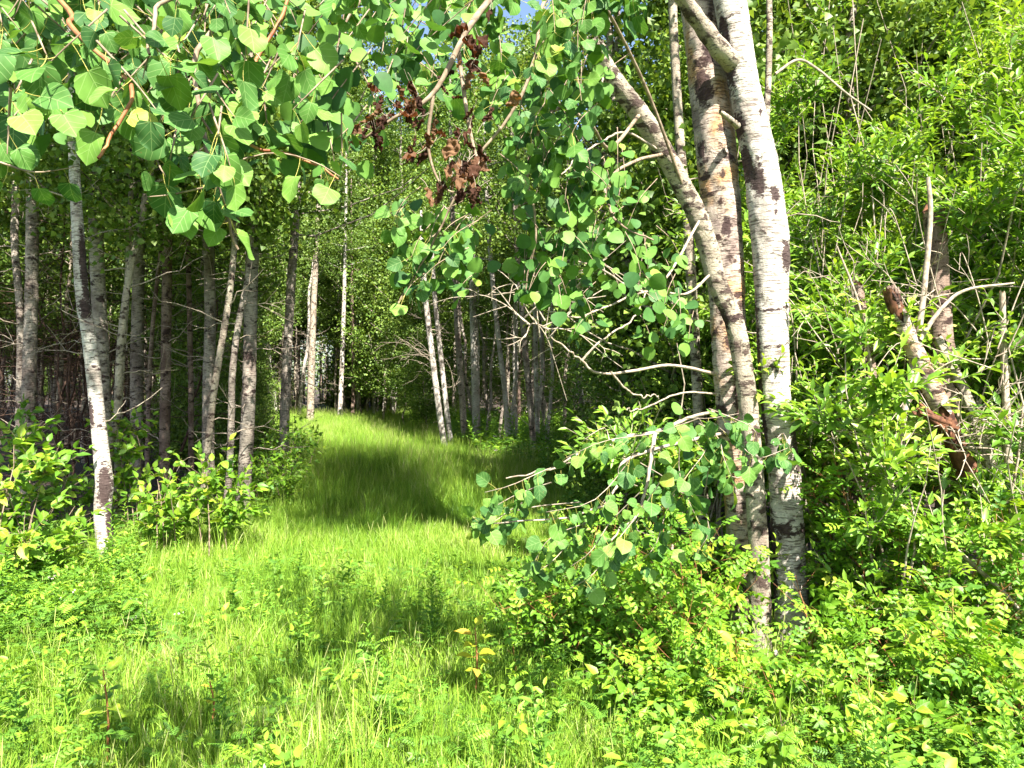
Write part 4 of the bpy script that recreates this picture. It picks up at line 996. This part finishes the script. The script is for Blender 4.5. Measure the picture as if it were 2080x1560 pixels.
# broad-leaved plants mixed into the undergrowth at the thicket's foot
for k, (px, d, h, sp, lb) in enumerate([(1610, 3.25, 0.30, 0.20, "low broad-leaved plant in the grass before the white birch"), (1990, 3.45, 0.55, 0.28, "broad-leaved bush beside the lobed-leaf plant"), (1480, 3.1, 0.26, 0.18, "small broad-leaved tuft before the ochre aspen"),
        (1300, 3.3, 0.30, 0.2, "pale broad-leaved tuft at the track side"), (1790, 2.9, 0.26, 0.22, "dense broad-leaved patch under the rose clumps"), (2040, 2.85, 0.3, 0.25, "glossy broad-leaved tuft at the thicket's outer corner")]):
    shrub("dogwood_shrub", lb, px, d, h, sp, 6, 26, 0.16, None, 0.085, T_OVATE, 'ovate', 40, 'dogw_a', 260 + k, opposite=True, step=0.06, up=0.5, beta=1.0, sunbias=0.5, stem_r=0.004)
# willow thicket
for k, (px, d, h, sp, ns, ntw, mo, lb) in enumerate([
    (1740, 5.3, 3.5, 0.80, 8, 520, 200, "tall willow bush rising right behind the white birch"),
    (1950, 5.2, 4.4, 0.90, 9, 640, 200, "tallest willow bush arching over the rotten log"),
    (2230, 5.0, 4.4, 0.85, 8, 560, 150, "bright willow bush beyond the bare dead brushwood"),
    (1840, 5.9, 5.0, 1.15, 9, 760, 0, "shaded willow bush deep behind the broken dead trunk"),
    (1640, 6.3, 5.2, 1.10, 9, 760, 0, "dense willow bush in the shade behind the birch clump"),
    (2080, 6.2, 5.4, 1.25, 9, 800, 0, "dark tall willow bush behind the leaning dead stems"),
    (1470, 6.4, 4.2, 0.90, 8, 480, 0, "willow bush between the ochre aspen and the grey slanting stem"),
    (1310, 4.95, 1.95, 0.34, 6, 120, 110, "small willow bush with yellow-green tips at the foot of the grey slanting stem"),
    (1855, 4.05, 2.0, 0.42, 6, 170, 150, "sparse willow shoots standing before the rotten log"),
    (2060, 4.1, 2.3, 0.45, 5, 130, 120, "leafy willow shoots in front of the bleached upright stem"),
    (1680, 4.7, 2.2, 0.35, 5, 120, 110, "slim willow bush beside the white birch trunk"),
    (1990, 7.6, 7.4, 1.70, 9, 900, 0, "tall backing willow bush in the shade of the thicket"),
    (1740, 7.8, 7.4, 1.70, 9, 900, 0, "backing willow bush overtopping the thicket")]):
    shrub("willow_bush", lb, px, d, h, sp, ns, ntw, 0.36, None, 0.104 if d < 5.5 else 0.108, T_LANCE if d < 6 else T_DIAM_N, 'lance', mo, 'willow_a', 300 + k, step=0.026, up=0.55, beta=0.8, sunbias=0.9, tlo=(0.36 if d < 5.4 and h > 2.5 else 0.2), stem_r=0.010, stem_mat='pale_twig', crook=2.2, clump=(11 if d < 5.5 else 14))

# rose bushes with compound leaves
for k, (px, d, h, sp, ns, ntw, mo, lb) in enumerate([
    (1790, 4.25, 1.35, 0.50, 9, 110, 150, "wild rose bush with bright arching leaves below the grey stump"),
    (1930, 4.1, 1.05, 0.48, 8, 95, 130, "wild rose bush under the fallen bleached branch"),
    (2060, 4.0, 1.10, 0.50, 8, 95, 120, "wild rose bush beneath the bare brushwood"),
    (1715, 4.0, 0.70, 0.28, 6, 50, 90, "young rose bush at the white birch's root"),
    (1400, 4.0, 0.80, 0.26, 7, 65, 110, "rose bush screening the foot of the ochre aspen"),
    (1320, 4.4, 1.0, 0.48, 8, 80, 100, "shaded rose bush under the low aspen branches"),
    (1200, 4.4, 0.80, 0.42, 7, 75, 80, "low rose bush where the track grass meets the clump"),
    (1560, 3.25, 0.20, 0.28, 6, 34, 50, "ankle-high rose sprigs in front of the twin trunk bases"),
    (1120, 3.95, 0.60, 0.34, 6, 55, 60, "rose bush beneath the tip of the low aspen spray"),
    (1270, 3.75, 0.62, 0.34, 6, 60, 70, "bright rose bush meeting the low aspen spray from below"),
    (1850, 3.5, 0.55, 0.40, 7, 60, 80, "knee-high rose bush beside the broad lobed-leaf plant"),
    (1370, 3.5, 0.40, 0.32, 6, 45, 70, "low rose clump in the grass before the ochre aspen"),
    (1720, 3.2, 0.30, 0.34, 6, 45, 70, "spreading low rose clump among pale dry stalks"),
    (2000, 3.15, 0.45, 0.38, 6, 50, 70, "low rose clump at the thicket's outer front")]):
    shrub("rose_bush", lb, px, d, h, sp, ns, ntw, 0.30, None, 0.14, T_ROSE, 'rose', mo, 'rose_a', 400 + k, step=0.07, up=0.5, beta=0.95, sunbias=0.5, tlo=0.25, stem_r=0.005, stem_mat='red_twig')

# ---------------------------------------------------------------- dead wood in the thicket
def dead_stem(name, label, pts, d, width, bark, cat="dead tree", d_end=None, taper=0.7, sides=26, rough=0.08, seed=0, jag=True, cut='rot'):
    rng = np.random.default_rng(seed)
    P = np.array([at(px, py, d + ((d_end or d) - d) * i / (len(pts) - 1)) for i, (px, py) in enumerate(pts)])
    n = 50; C = smooth_path(P, n); base = C[0].copy(); base[2] = max(float(terrain(base[0], base[1])), min(base[2], C[:, 2].min()))
    r0 = width / 2 / FPX * d
    V, F = tubes(C - base, r0 * np.linspace(1, taper, n), sides)
    V = V.reshape(n, sides, 3); out = V - (C - base)[:, None]
    ridg = 1 + rough * rng.normal(0, 1, (1, sides)) + rough * 0.6 * rng.normal(0, 1, (n, sides))
    V = (C - base)[:, None] + out * ridg[..., None]
    if jag:
        ax = nrm(C[-1] - C[-2]); jg = np.abs(rng.normal(0, 1, (sides, 1))); jg = 0.5 * jg + 0.3 * np.roll(jg, 1, 0) + 0.3 * np.roll(jg, 2, 0); V[-1] += ax * jg * 0.9 * r0; V[-2] += ax * jg * 0.35 * r0
    V = V.reshape(-1, 3)
    ctr = len(V); V = np.vstack([V, (C[-3] - base)[None]])
    cap = np.array([(ctr, (n - 1) * sides + (k + 1) % sides, (n - 1) * sides + k) for k in range(sides)])
    t = thing(name, base, label, cat)
    g = Geo(); g.add(V, F, 0); g.F.append(cap); g.M.append(np.full(sides, 1))
    link("trunk" if cat != "log" else "log_body", g.mesh("dead_wood", [M[bark], M[cut]]), t)
    return t, base, C

t, bs, C = dead_stem("rotten_log", "broken rotten log propped aslant with red-brown crumbling wood", [(1968, 960), (1940, 900), (1905, 820), (1868, 735), (1838, 670), (1815, 610)], 4.3, 38, 'rot', "log", taper=0.7, seed=1, rough=0.13)
# ragged bark still clinging to the upper half
Pb = smooth_path([at(1912, 830, 4.29), at(1880, 760, 4.29), at(1850, 695, 4.29), at(1828, 640, 4.29)], 18)
V, F = tubes(Pb - bs, np.linspace(0.056, 0.046, 18), 22); rs = np.random.default_rng(5)
V = V.reshape(18, 22, 3); ax_ = nrm(Pb[-1] - Pb[0]); V += (rs.normal(0, 0.03, 22)[None, :, None] * np.linspace(1, -1, 18)[:, None, None] ** 3 + rs.normal(0, 0.003, (18, 22))[..., None]) * ax_
F = F.reshape(17, 22, 4)[:, 3:19].reshape(-1, 4)
g = Geo().add(V.reshape(-1, 3), F, 0); link("bark_sleeve", g.mesh("bark_sleeve", [M['ochre']]), t)
g = Geo()
rs = np.random.default_rng(3)
for k in range(9):
    a = at(1930, 870 + rs.uniform(-20, 20), 4.27); e = at(1858 + rs.uniform(-8, 14), 826 + rs.uniform(-16, 22), 4.15)
    g.add(*tubes(smooth_path([a - bs, (a + e) / 2 - bs + rs.normal(0, 0.008, 3), e - bs], 5), np.array([0.02, 0.02, 0.018, 0.012, 0.003]), 5), 0)
link("splinter", g.mesh("splinter", [M['rot']]), t)
g = Geo(); axl = nrm(C[-1] - C[-4])
for k in range(40):
    a = C[-3] + nrm(rs.normal(0, 1, 3)) * rs.uniform(0.008, 0.036); e = a + nrm(axl + rs.normal(0, 0.08, 3)) * rs.uniform(0.03, 0.14)
    g.add(*tubes(smooth_path([a - bs, (a + e) / 2 - bs + rs.normal(0, 0.006, 3), e - bs], 5), np.array([0.014, 0.014, 0.012, 0.009, 0.002]), 4), 0)
link("splintered_end", g.mesh("splintered_end", [M['brown_bark']]), t)
dead_stem("dead_tree", "dark standing dead trunk behind the rotten log", [(1935, 1080), (1925, 900), (1912, 700), (1905, 560), (1900, 450)], 4.7, 50, 'brown_bark', seed=2, taper=0.75)
dead_stem("dead_tree", "leaning pale-blotched dead stem crossing behind the rotten log", [(2010, 950), (1975, 840), (1940, 760), (1905, 690)], 4.5, 26, 'grey', seed=3)
dead_stem("stump", "weathered grey stump with split hollow face above the rose bush", [(1745, 1120), (1745, 980), (1742, 880), (1738, 820)], 4.6, 74, 'brown_bark', "stump", seed=4, rough=0.16, taper=0.85)
dead_stem("stump", "low dark stump sunk in leaves near the white birch", [(1742, 1330), (1745, 1260), (1745, 1200)], 4.35, 56, 'brown_bark', "stump", seed=5, rough=0.16)
dead_stem("dead_tree", "thin upright bleached dead stem among the bare brushwood", [(2048, 940), (2045, 850), (2038, 700), (2036, 600)], 4.35, 15, 'pale_twig', seed=6, rough=0.04)
dead_stem("dead_tree", "narrow brown snag half hidden between willow bushes", [(1775, 900), (1765, 760), (1752, 660), (1742, 590)], 4.8, 34, 'brown_bark', seed=7, rough=0.12)
dead_stem("fallen_branch", "bleached forked branch fallen across the rose bushes", [(1912, 1090), (1980, 1150), (2040, 1205), (2100, 1275)], 3.95, 9, 'pale_twig', "branch", seed=8, rough=0.03, taper=0.8, jag=False)
dead_stem("fallen_branch", "thin bleached prop of a fallen branch standing in rose leaves", [(1905, 1290), (1912, 1200), (1915, 1110), (1918, 1060)], 3.97, 7, 'pale_twig', "branch", seed=9, rough=0.03, taper=0.7, jag=False)
dead_stem("dead_willow", "pale bare willow stem slanting up beside the rotten log", [(1815, 960), (1838, 830), (1862, 700), (1878, 580), (1890, 440), (1885, 360)], 4.3, 16, 'pale_twig', "dead tree", seed=10, rough=0.04, taper=0.5, jag=False)
dead_stem("dead_willow", "thin pale willow shoot crossing the bare slanting stem", [(1868, 690), (1910, 630), (1960, 590), (2060, 575)], 4.25, 10, 'pale_twig', "dead tree", seed=11, rough=0.03, taper=0.4, jag=False)
dead_stem("dead_willow", "dry twiggy shoot rising from the grey stump", [(1800, 900), (1772, 760), (1745, 620), (1700, 500)], 4.4, 8, 'pale_twig', "dead tree", seed=12, rough=0.03, taper=0.4, jag=False)
dead_stem("dead_willow", "arched bare twig over the willow leaves near the birch top", [(1575, 150), (1620, 122), (1660, 140), (1720, 190), (1770, 225)], 4.5, 6, 'pale_twig', "dead tree", seed=13, rough=0.03, taper=0.5, jag=False)
dead_stem("dry_stalk", "straw-coloured dry stalk leaning by the white birch root", [(1672, 1420), (1690, 1380), (1715, 1340)], 3.75, 8, 'pale_twig', "stalk", seed=14, rough=0.02, taper=0.8)
dead_stem("dry_stalk", "upright straw stalk before the ochre aspen's foot", [(1512, 1330), (1506, 1280), (1500, 1235)], 3.95, 6, 'pale_twig', "stalk", seed=15, rough=0.02, taper=0.8)
# bare brushwood: a tangle of arching dead twigs
def brush(label, ctr, n, seed, wd, spread, d):
    rng = np.random.default_rng(seed); base = at(*ctr, d); base[2] = float(terrain(base[0], base[1]))
    t = thing("dead_brushwood", base, label, "brushwood")
    root = at(*ctr, d)
    for k in range(n):
        a = root + rng.normal(0, 0.06, 3); L_ = rng.uniform(0.35, 1.0) * spread; dr = nrm(rng.normal(0, 1, 3) * (1, 0.5, 0.6) + np.array(wd))
        P = smooth_path([a, a + dr * L_ * 0.4 + UP * 0.10 * L_, a + dr * L_ * 0.75 + UP * 0.06 * L_ + rng.normal(0, 0.05, 3), a + dr * L_ + UP * rng.uniform(-0.3, 0.15) * L_], 14)
        g = Geo(); g.add(*tubes(P - base, np.linspace(0.0045, 0.0016, 14), 5), 0)
        for _ in range(3):
            i = int(rng.integers(4, 12)); e = P[i] + nrm(P[i] - P[i - 2] + rng.normal(0, 0.07, 3)) * rng.uniform(0.1, 0.3)
            g.add(*tubes(smooth_path([P[i] - base, (P[i] + e) / 2 - base + rng.normal(0, 0.015, 3), e - base], 5), np.linspace(0.003, 0.0015, 5), 4), 0)
        link("twig", g.mesh("twig", [M['pale_twig']]), t)
brush("tangle of bare bleached twigs fanning up beyond the rotten log", (1950, 900), 15, 1, (0.7, -0.25, 0.45), 0.75, 4.2)
brush("drooping bare twigs hanging over the rose bushes beside the dead trunk", (1990, 870), 9, 2, (-0.3, -0.35, -0.5), 0.6, 4.15)
brush("dry bare twigs sticking out of the grey stump", (1760, 905), 10, 3, (-0.2, -0.3, 0.2), 0.4, 4.4)
brush("long dry shoots threading the willow leaves above the grey stump", (1720, 720), 9, 6, (-0.1, -0.1, 0.9), 1.0, 4.75)
brush("long dry shoots rising through the willow over the rotten log", (1880, 620), 9, 7, (0.2, -0.1, 0.8), 1.0, 4.6)
brush("thin crossing dead shoots beside the bleached upright stem", (2030, 720), 9, 8, (0.0, -0.15, 0.7), 0.9, 4.3)
brush("bare arching twigs at the edge of the leafy wood beside the leaning birch pair", (875, 730), 12, 4, (-0.6, -0.1, -0.1), 1.8, 16.8)
brush("fine bare twigs curving beneath the drooping aspen sprays", (1120, 660), 12, 5, (-0.4, -0.2, 0.5), 0.6, 3.9)

# ---------------------------------------------------------------- single small plants
def small_plant(name, label, px, py, d, pts_h, leaf_kind, leaf, n, seed, stem='red_twig', spread=0.6):
    rng = np.random.default_rng(seed); x = (px - CXP) / FPX * d
    base = np.array([x, d, float(terrain(x, d))]); t = thing(name, base, label, "plant")
    C = smooth_path([base, base + (0.01, 0, pts_h * 0.5), base + (0.0, -0.02, pts_h)], 12)
    g = Geo(); g.add(*tubes(C - base, np.linspace(0.006, 0.003, 12), 6), 0); link("stem", g.mesh("stem", [M[stem]]), t)
    s = np.linspace(0.35, 1.0, n); pos = np.stack([np.interp(s, np.linspace(0, 1, 12), C[:, k]) for k in range(3)], 1)
    ph = np.arange(n) * 2.4; ax = np.stack([np.cos(ph), np.sin(ph) * 0.8 - 0.2, spread * (s - 0.3) + rng.normal(0, 0.1, n)], 1)
    fr = frames(ax, UP + SUNV * 0.7 + rng.normal(0, 0.2, (n, 3)))
    off = {'ovate': 0.22, 'yellow': 0.22, 'lobed': 0.5, 'aspen': 0.75}[leaf_kind]
    sz = leaf * rng.uniform(0.75, 1.15, n); pos = pos + fr[:, :, 1] * (sz * off)[:, None]
    leaf_objects(t, base, leaf_kind, pos, fr, sz, rng)
small_plant("seedling", "small red-stemmed seedling standing in the open grass", 215, 1500, 3.0, 0.42, 'ovate', 0.075, 13, 1)
small_plant("dogbane_plant", "yellow-leaved plant standing alone in the track grass", 965, 1390, 3.6, 0.38, 'yellow', 0.085, 12, 2)
small_plant("dogbane_plant", "yellow-leaved plant with upright stem by the ochre aspen's foot", 1492, 1390, 3.5, 0.36, 'yellow', 0.085, 11, 3)
small_plant("raspberry_plant", "plant with broad lobed lime leaves in front of the rose bushes", 1930, 1330, 3.55, 0.62, 'lobed', 0.10, 14, 4, 'petiole', 0.3)
small_plant("raspberry_plant", "smaller lobed-leaf plant low in the thicket's front", 1850, 1400, 3.35, 0.40, 'lobed', 0.085, 9, 5, 'petiole', 0.3)
small_plant("raspberry_plant", "lobed-leaf plant rising between low rose clumps", 1760, 1450, 3.05, 0.36, 'lobed', 0.085, 8, 7, 'petiole', 0.3)
small_plant("raspberry_plant", "lobed-leaf plant at the track side of the ochre aspen", 1330, 1400, 3.45, 0.34, 'lobed', 0.075, 8, 8, 'petiole', 0.3)
small_plant("yellowing_sprig", "tiny yellow sprig in the open grass", 430, 1430, 3.35, 0.22, 'yellow', 0.04, 6, 6)

# ---------------------------------------------------------------- grass and ground cover: templates and points in one mesh, instanced by geometry nodes
def forb(seed, kind):
    r = np.random.default_rng(seed); g = Geo()
    if kind == 'clover':
        n = 16; a = r.uniform(0, 6.28, n); q = 0.11 * np.sqrt(r.random(n)); h = r.uniform(0.10, 0.26, n)
        P = np.stack([q * np.cos(a), q * np.sin(a), h], 1)
        for j in range(3):
            ph = a + j * 2.094; ax = np.stack([np.cos(ph), np.sin(ph), np.full(n, 0.1)], 1)
            put_leaves(g, T_DIAM, P, frames(ax, UP + r.normal(0, 0.35, (n, 3))), 0.028 * r.uniform(0.8, 1.3, n), r.uniform(0.2, 0.8, n), 0)
        B = P * (0.5, 0.5, 0); g.add(*tubes(np.stack([B, (B + P) / 2 + (0, 0, 0.02), P], 1), np.full((n, 3), 0.0011), 3), 0, 0.6)
    elif kind == 'vetch':
        n = 13; a = r.uniform(0, 6.28, n); q = 0.13 * np.sqrt(r.random(n)); h = r.uniform(0.08, 0.34, n)
        P = np.stack([q * np.cos(a), q * np.sin(a), h], 1); ax = np.stack([np.cos(a * 1.7), np.sin(a * 1.7), np.full(n, 0.35)], 1)
        put_leaves(g, T_VETCH, P, frames(ax, UP + r.normal(0, 0.4, (n, 3))), 0.10 * r.uniform(0.7, 1.2, n), r.uniform(0.1, 0.9, n), 0)
    elif kind == 'stalk':
        for s_ in range(2):
            hh = r.uniform(0.35, 0.6); o = np.array([r.normal(0, 0.05), r.normal(0, 0.05), 0]); ln = np.array([r.normal(0, 0.08), r.normal(0, 0.08), hh])
            n = 26; t_ = np.linspace(0.12, 1, n); ph = np.arange(n) * 2.4; P = o + ln * t_[:, None]
            ax = np.stack([np.cos(ph), np.sin(ph), 0.35 + 0.5 * t_], 1)
            put_leaves(g, T_LANCE, P, frames(ax, UP + r.normal(0, 0.3, (n, 3))), 0.085 * (1.15 - 0.6 * t_) * r.uniform(0.8, 1.2, n), np.clip(0.2 + 0.6 * t_ + r.normal(0, 0.15, n), 0, 1), 0)
            g.add(*tubes(np.array([o, o + ln * 0.5, o + ln]), np.array([0.003, 0.0025, 0.0015]), 4), 0, 0.3)
    elif kind == 'broad':
        n = 20; a = r.uniform(0, 6.28, n); h = r.uniform(0.06, 0.32, n); q = 0.10 * np.sqrt(r.random(n))
        P = np.stack([q * np.cos(a), q * np.sin(a), h], 1); ax = np.stack([np.cos(a), np.sin(a), np.full(n, 0.25)], 1) + r.normal(0, 0.3, (n, 3))
        put_leaves(g, T_OVATE, P, frames(ax, UP + r.normal(0, 0.35, (n, 3))), 0.065 * r.uniform(0.6, 1.2, n), r.uniform(0.1, 1, n), 0)
    elif kind == 'flower':
        for s_ in range(3):
            o = np.array([r.normal(0, 0.06), r.normal(0, 0.06), 0]); hh = r.uniform(0.22, 0.36); c = o + (r.normal(0, 0.02), r.normal(0, 0.02), hh)
            g.add(*tubes(np.array([o, (o + c) / 2, c]), np.full(3, 0.0013), 3), 0, 0.5)
            n = 26; D = nrm(r.normal(0, 1, (n, 3)) + (0, 0, 0.4))
            put_leaves(g, T_DIAM, np.repeat(c[None], n, 0), frames(D, r.normal(0, 1, (n, 3))), 0.012, r.random(n), 1)
    return g

def scatter(name, label, cat, templates, mats, pts, pick, scl, rot, kind="stuff"):
    g = Geo(); kd = []
    for i, t_ in enumerate(templates):
        off = g.n
        for V, T in zip(t_.V, t_.T): g.V.append(V); g.T.append(T); g.S.append(np.zeros(len(V))); g.UV.append(np.zeros((len(V), 2)))
        for F, m_ in zip(t_.F, t_.M): g.F.append(F + off); g.M.append(m_)
        g.n += t_.n; kd.append(np.full(t_.n, i + 1))
    n0 = g.n
    g.V.append(pts); g.T.append(np.zeros(len(pts))); g.S.append(np.zeros(len(pts))); g.UV.append(np.zeros((len(pts), 2)))
    me = g.mesh(name, mats)
    nv = len(me.vertices)
    a = me.attributes.new("kind", 'INT', 'POINT'); a.data.foreach_set("value", np.concatenate(kd + [-(pick + 1)]).astype(np.int32))
    a = me.attributes.new("scl", 'FLOAT', 'POINT'); a.data.foreach_set("value", np.concatenate([np.ones(n0), scl]))
    a = me.attributes.new("rot", 'FLOAT_VECTOR', 'POINT'); a.data.foreach_set("vector", np.vstack([np.zeros((n0, 3)), rot]).ravel())
    o = link(name, me); tag(o, label, cat, kind=kind)
    ng = bpy.data.node_groups.new(name + "_scatter", 'GeometryNodeTree')
    ng.interface.new_socket("Geometry", in_out='INPUT', socket_type='NodeSocketGeometry')
    ng.interface.new_socket("Geometry", in_out='OUTPUT', socket_type='NodeSocketGeometry')
    N, L = ng.nodes, ng.links
    gi, go = N.new("NodeGroupInput"), N.new("NodeGroupOutput")
    def named(nm, ty):
        q = N.new("GeometryNodeInputNamedAttribute"); q.data_type = ty; q.inputs["Name"].default_value = nm; return q.outputs["Attribute"]
    kn, sn, rn = named("kind", 'INT'), named("scl", 'FLOAT'), named("rot", 'FLOAT_VECTOR')
    e2r = N.new("FunctionNodeEulerToRotation"); L.new(rn, e2r.inputs[0])
    jn = N.new("GeometryNodeJoinGeometry")
    def pick_kind(v):
        c = N.new("FunctionNodeCompare"); c.data_type = 'INT'; c.operation = 'EQUAL'
        ins = [s for s in c.inputs if s.type == 'INT']; L.new(kn, ins[0]); ins[1].default_value = v
        s = N.new("GeometryNodeSeparateGeometry"); s.domain = 'POINT'; L.new(gi.outputs[0], s.inputs[0]); L.new(c.outputs[0], s.inputs[1]); return s.outputs[0]
    for i in range(len(templates)):
        ip = N.new("GeometryNodeInstanceOnPoints")
        L.new(pick_kind(-(i + 1)), ip.inputs["Points"]); L.new(pick_kind(i + 1), ip.inputs["Instance"])
        L.new(e2r.outputs[0], ip.inputs["Rotation"]); L.new(sn, ip.inputs["Scale"]); L.new(ip.outputs[0], jn.inputs[0])
    L.new(jn.outputs[0], go.inputs[0])
    md = o.modifiers.new("scatter", 'NODES'); md.node_group = ng
    return o

rgr = np.random.default_rng(77)
def pts_in(n, dmin, dmax, xl, xr, power=1.0):
    d = dmin + (dmax - dmin) * rgr.random(n) ** power
    a, b = xl(d), xr(d); x = a + (b - a) * rgr.random(n)
    return np.stack([x, d, terrain(x, d)], 1)
def lump(P, f, s):                                           # smooth pseudo-random field for patchiness
    return 0.5 + 0.25 * np.sin(P[:, 0] * f + s) * np.sin(P[:, 1] * f * 0.8 + 2 * s) + 0.25 * np.sin(P[:, 0] * f * 2.3 - s) * np.sin(P[:, 1] * f * 1.9 + s)

def tile(seed, n, h, size, width, seeds=0):
    """square turf tile with clumped heights"""
    r = np.random.default_rng(seed); g = Geo()
    O = np.stack([r.uniform(-size / 2, size / 2, n), r.uniform(-size / 2, size / 2, n), np.full(n, -0.02)], 1)
    cl = r.uniform(-size / 2, size / 2, (9, 2)); dist = np.sqrt(((O[:, None, :2] - cl[None]) ** 2).sum(-1)).min(1)
    L_ = h * r.uniform(0.35, 1.15, n) * (0.65 + 0.75 * np.exp(-(dist / 0.06) ** 2)); bend = r.uniform(0.05, 0.6, n); az = r.uniform(0, 6.28, n)
    D = np.stack([np.cos(az), np.sin(az), np.zeros(n)], 1); sa = az + r.normal(0, 0.8, n); side = np.stack([-np.sin(sa), np.cos(sa), np.zeros(n)], 1)
    st = np.array([0, 0.4, 0.75, 1.0]); wd = np.array([1.0, 0.9, 0.55, 0.0])
    C = O[:, None] + UP * (L_[:, None] * (st - 0.35 * bend[:, None] * st ** 2))[..., None] + D[:, None] * (L_[:, None] * bend[:, None] * st ** 2)[..., None]
    W = (width * r.uniform(0.6, 1.3, n))[:, None, None] * side[:, None]
    V = np.concatenate([C[:, :3] - W * wd[:3, None] / 2, C[:, :3] + W * wd[:3, None] / 2, C[:, 3:]], 1)
    k = np.arange(n)[:, None] * 7
    Fq = np.concatenate([k + np.array([0, 3, 4, 1]), k + np.array([1, 4, 5, 2])]); Ft = k + np.array([2, 5, 6])
    tn = np.repeat(np.clip(0.8 * r.beta(2, 2.0, n) + 0.2 * np.exp(-(dist / 0.1) ** 2) + (r.random(n) < 0.04) * 0.6, 0, 1), 7)
    g.add(V.reshape(-1, 3), Fq, 0, tn); g.F.append(Ft); g.M.append(np.zeros(n, int))
    for j in range(seeds):
        az_ = r.uniform(0, 6.28); hh = h * r.uniform(1.1, 1.5); o = np.array([r.uniform(-size / 2, size / 2), r.uniform(-size / 2, size / 2), 0])
        P = smooth_path([o, o + (0.05 * math.cos(az_) * hh, 0.05 * math.sin(az_) * hh, hh * 0.6), o + (0.16 * math.cos(az_) * hh, 0.16 * math.sin(az_) * hh, hh)], 8)
        g.add(*tubes(P, np.array([0.0008, 0.0008, 0.0007, 0.0006, 0.0006, 0.0022, 0.0024, 0.0006]), 4), 0, 0.9)
    return g
def tile_grid(y0, y1, pitch, xl, xr):
    out = []
    for yy in np.arange(y0, y1, pitch):
        a, b = float(xl(yy)), float(xr(yy))
        xs_ = np.arange(a, b, pitch) + rgr.uniform(0, pitch)
        out.append(np.stack([xs_, np.full(len(xs_), yy)], 1))
    q = np.vstack(out) + rgr.normal(0, pitch * 0.13, (sum(map(len, out)), 2))
    return np.column_stack([q, terrain(q[:, 0], q[:, 1])])
near = tile_grid(1.4, 9.0, 0.36, lambda d: max(-0.78 * d - 0.4, -4.0), lambda d: min(0.78 * d + 0.3, path_right(d) + 1.2))
far = tile_grid(9.0, 36.5, 0.42, lambda d: path_left(d) - 0.4, lambda d: path_right(d) + 0.5)
P = np.vstack([near, far]); nn_ = len(near)
templ = [tile(1, 1000, 0.18, 0.5, 0.0048, 3), tile(2, 1000, 0.21, 0.5, 0.0046, 2), tile(3, 1100, 0.15, 0.5, 0.0046, 1), tile(4, 800, 0.27, 0.5, 0.0055, 7), tile(5, 1000, 0.17, 0.5, 0.0048, 2),
         tile(6, 900, 0.33, 0.55, 0.006, 4), tile(7, 900, 0.38, 0.55, 0.006, 9), tile(8, 900, 0.30, 0.55, 0.006, 1)]
pk = np.concatenate([rgr.choice(5, nn_, p=[.24, .22, .22, .10, .22]), 5 + rgr.choice(3, len(P) - nn_)])
sc = rgr.uniform(0.85, 1.15, len(P)) * (0.85 + 0.3 * lump(P, 0.8, 5.0))
rt = np.stack([rgr.normal(0, 0.03, len(P)), rgr.normal(0, 0.03, len(P)), rgr.uniform(0, 6.28, len(P))], 1)
scatter("grass", "long sunlit yellow-green grass covering the track", "grass", templ, [M['grass']], P, pk, sc, rt)

fb = np.vstack([
    pts_in(620, 1.8, 6.0, lambda d: -0.78 * d - 0.3, lambda d: 0.78 * d + 0.3, 0.9),
    pts_in(650, 1.9, 5.0, lambda d: 0.10 + 0.14 * d, lambda d: 0.78 * d + 0.3, 0.9),
    pts_in(900, 4.2, 6.8, lambda d: -0.78 * d - 0.3, lambda d: -0.50 * d, 1.0),
    pts_in(400, 6.0, 14, lambda d: path_left(d) - 1.6, lambda d: path_left(d) + 0.1, 1.0),
    pts_in(1500, 12.0, 32, lambda d: path_right(d) - 0.1, lambda d: path_right(d) + 6.5, 1.0),
    pts_in(600, 5.0, 16, lambda d: path_right(d) - 0.2, lambda d: path_right(d) + 1.5, 1.0)])
a_ = fb[:, 0] / fb[:, 1]; fb = fb[~((a_ > -0.62) & (a_ < -0.49) & (fb[:, 1] > 4.9) & (fb[:, 1] < 7) & (rgr.random(len(fb)) < 0.75))]
a_ = fb[:, 0] / fb[:, 1]; fb = fb[~((a_ > 0.27) & (a_ < 0.43) & (fb[:, 1] > 2.6) & (fb[:, 1] < 4.7) & (rgr.random(len(fb)) < 0.8))]
ft = [forb(1, 'clover'), forb(2, 'vetch'), forb(3, 'stalk'), forb(4, 'broad'), forb(5, 'flower'), forb(6, 'vetch'), forb(7, 'stalk')]
fp = rgr.choice(7, len(fb), p=[.22, .22, .10, .2, .03, .14, .09])
rt = np.stack([rgr.normal(0, 0.15, len(fb)), rgr.normal(0, 0.15, len(fb)), rgr.uniform(0, 6.28, len(fb))], 1)
scatter("undergrowth", "low mixed weeds, clover and vetch among the grass", "undergrowth", ft, [M['forb'], M['flower']], fb, fp, rgr.uniform(0.5, 0.95, len(fb)) * np.interp(fb[:, 1], [8, 14], [1.0, 2.0]), rt)
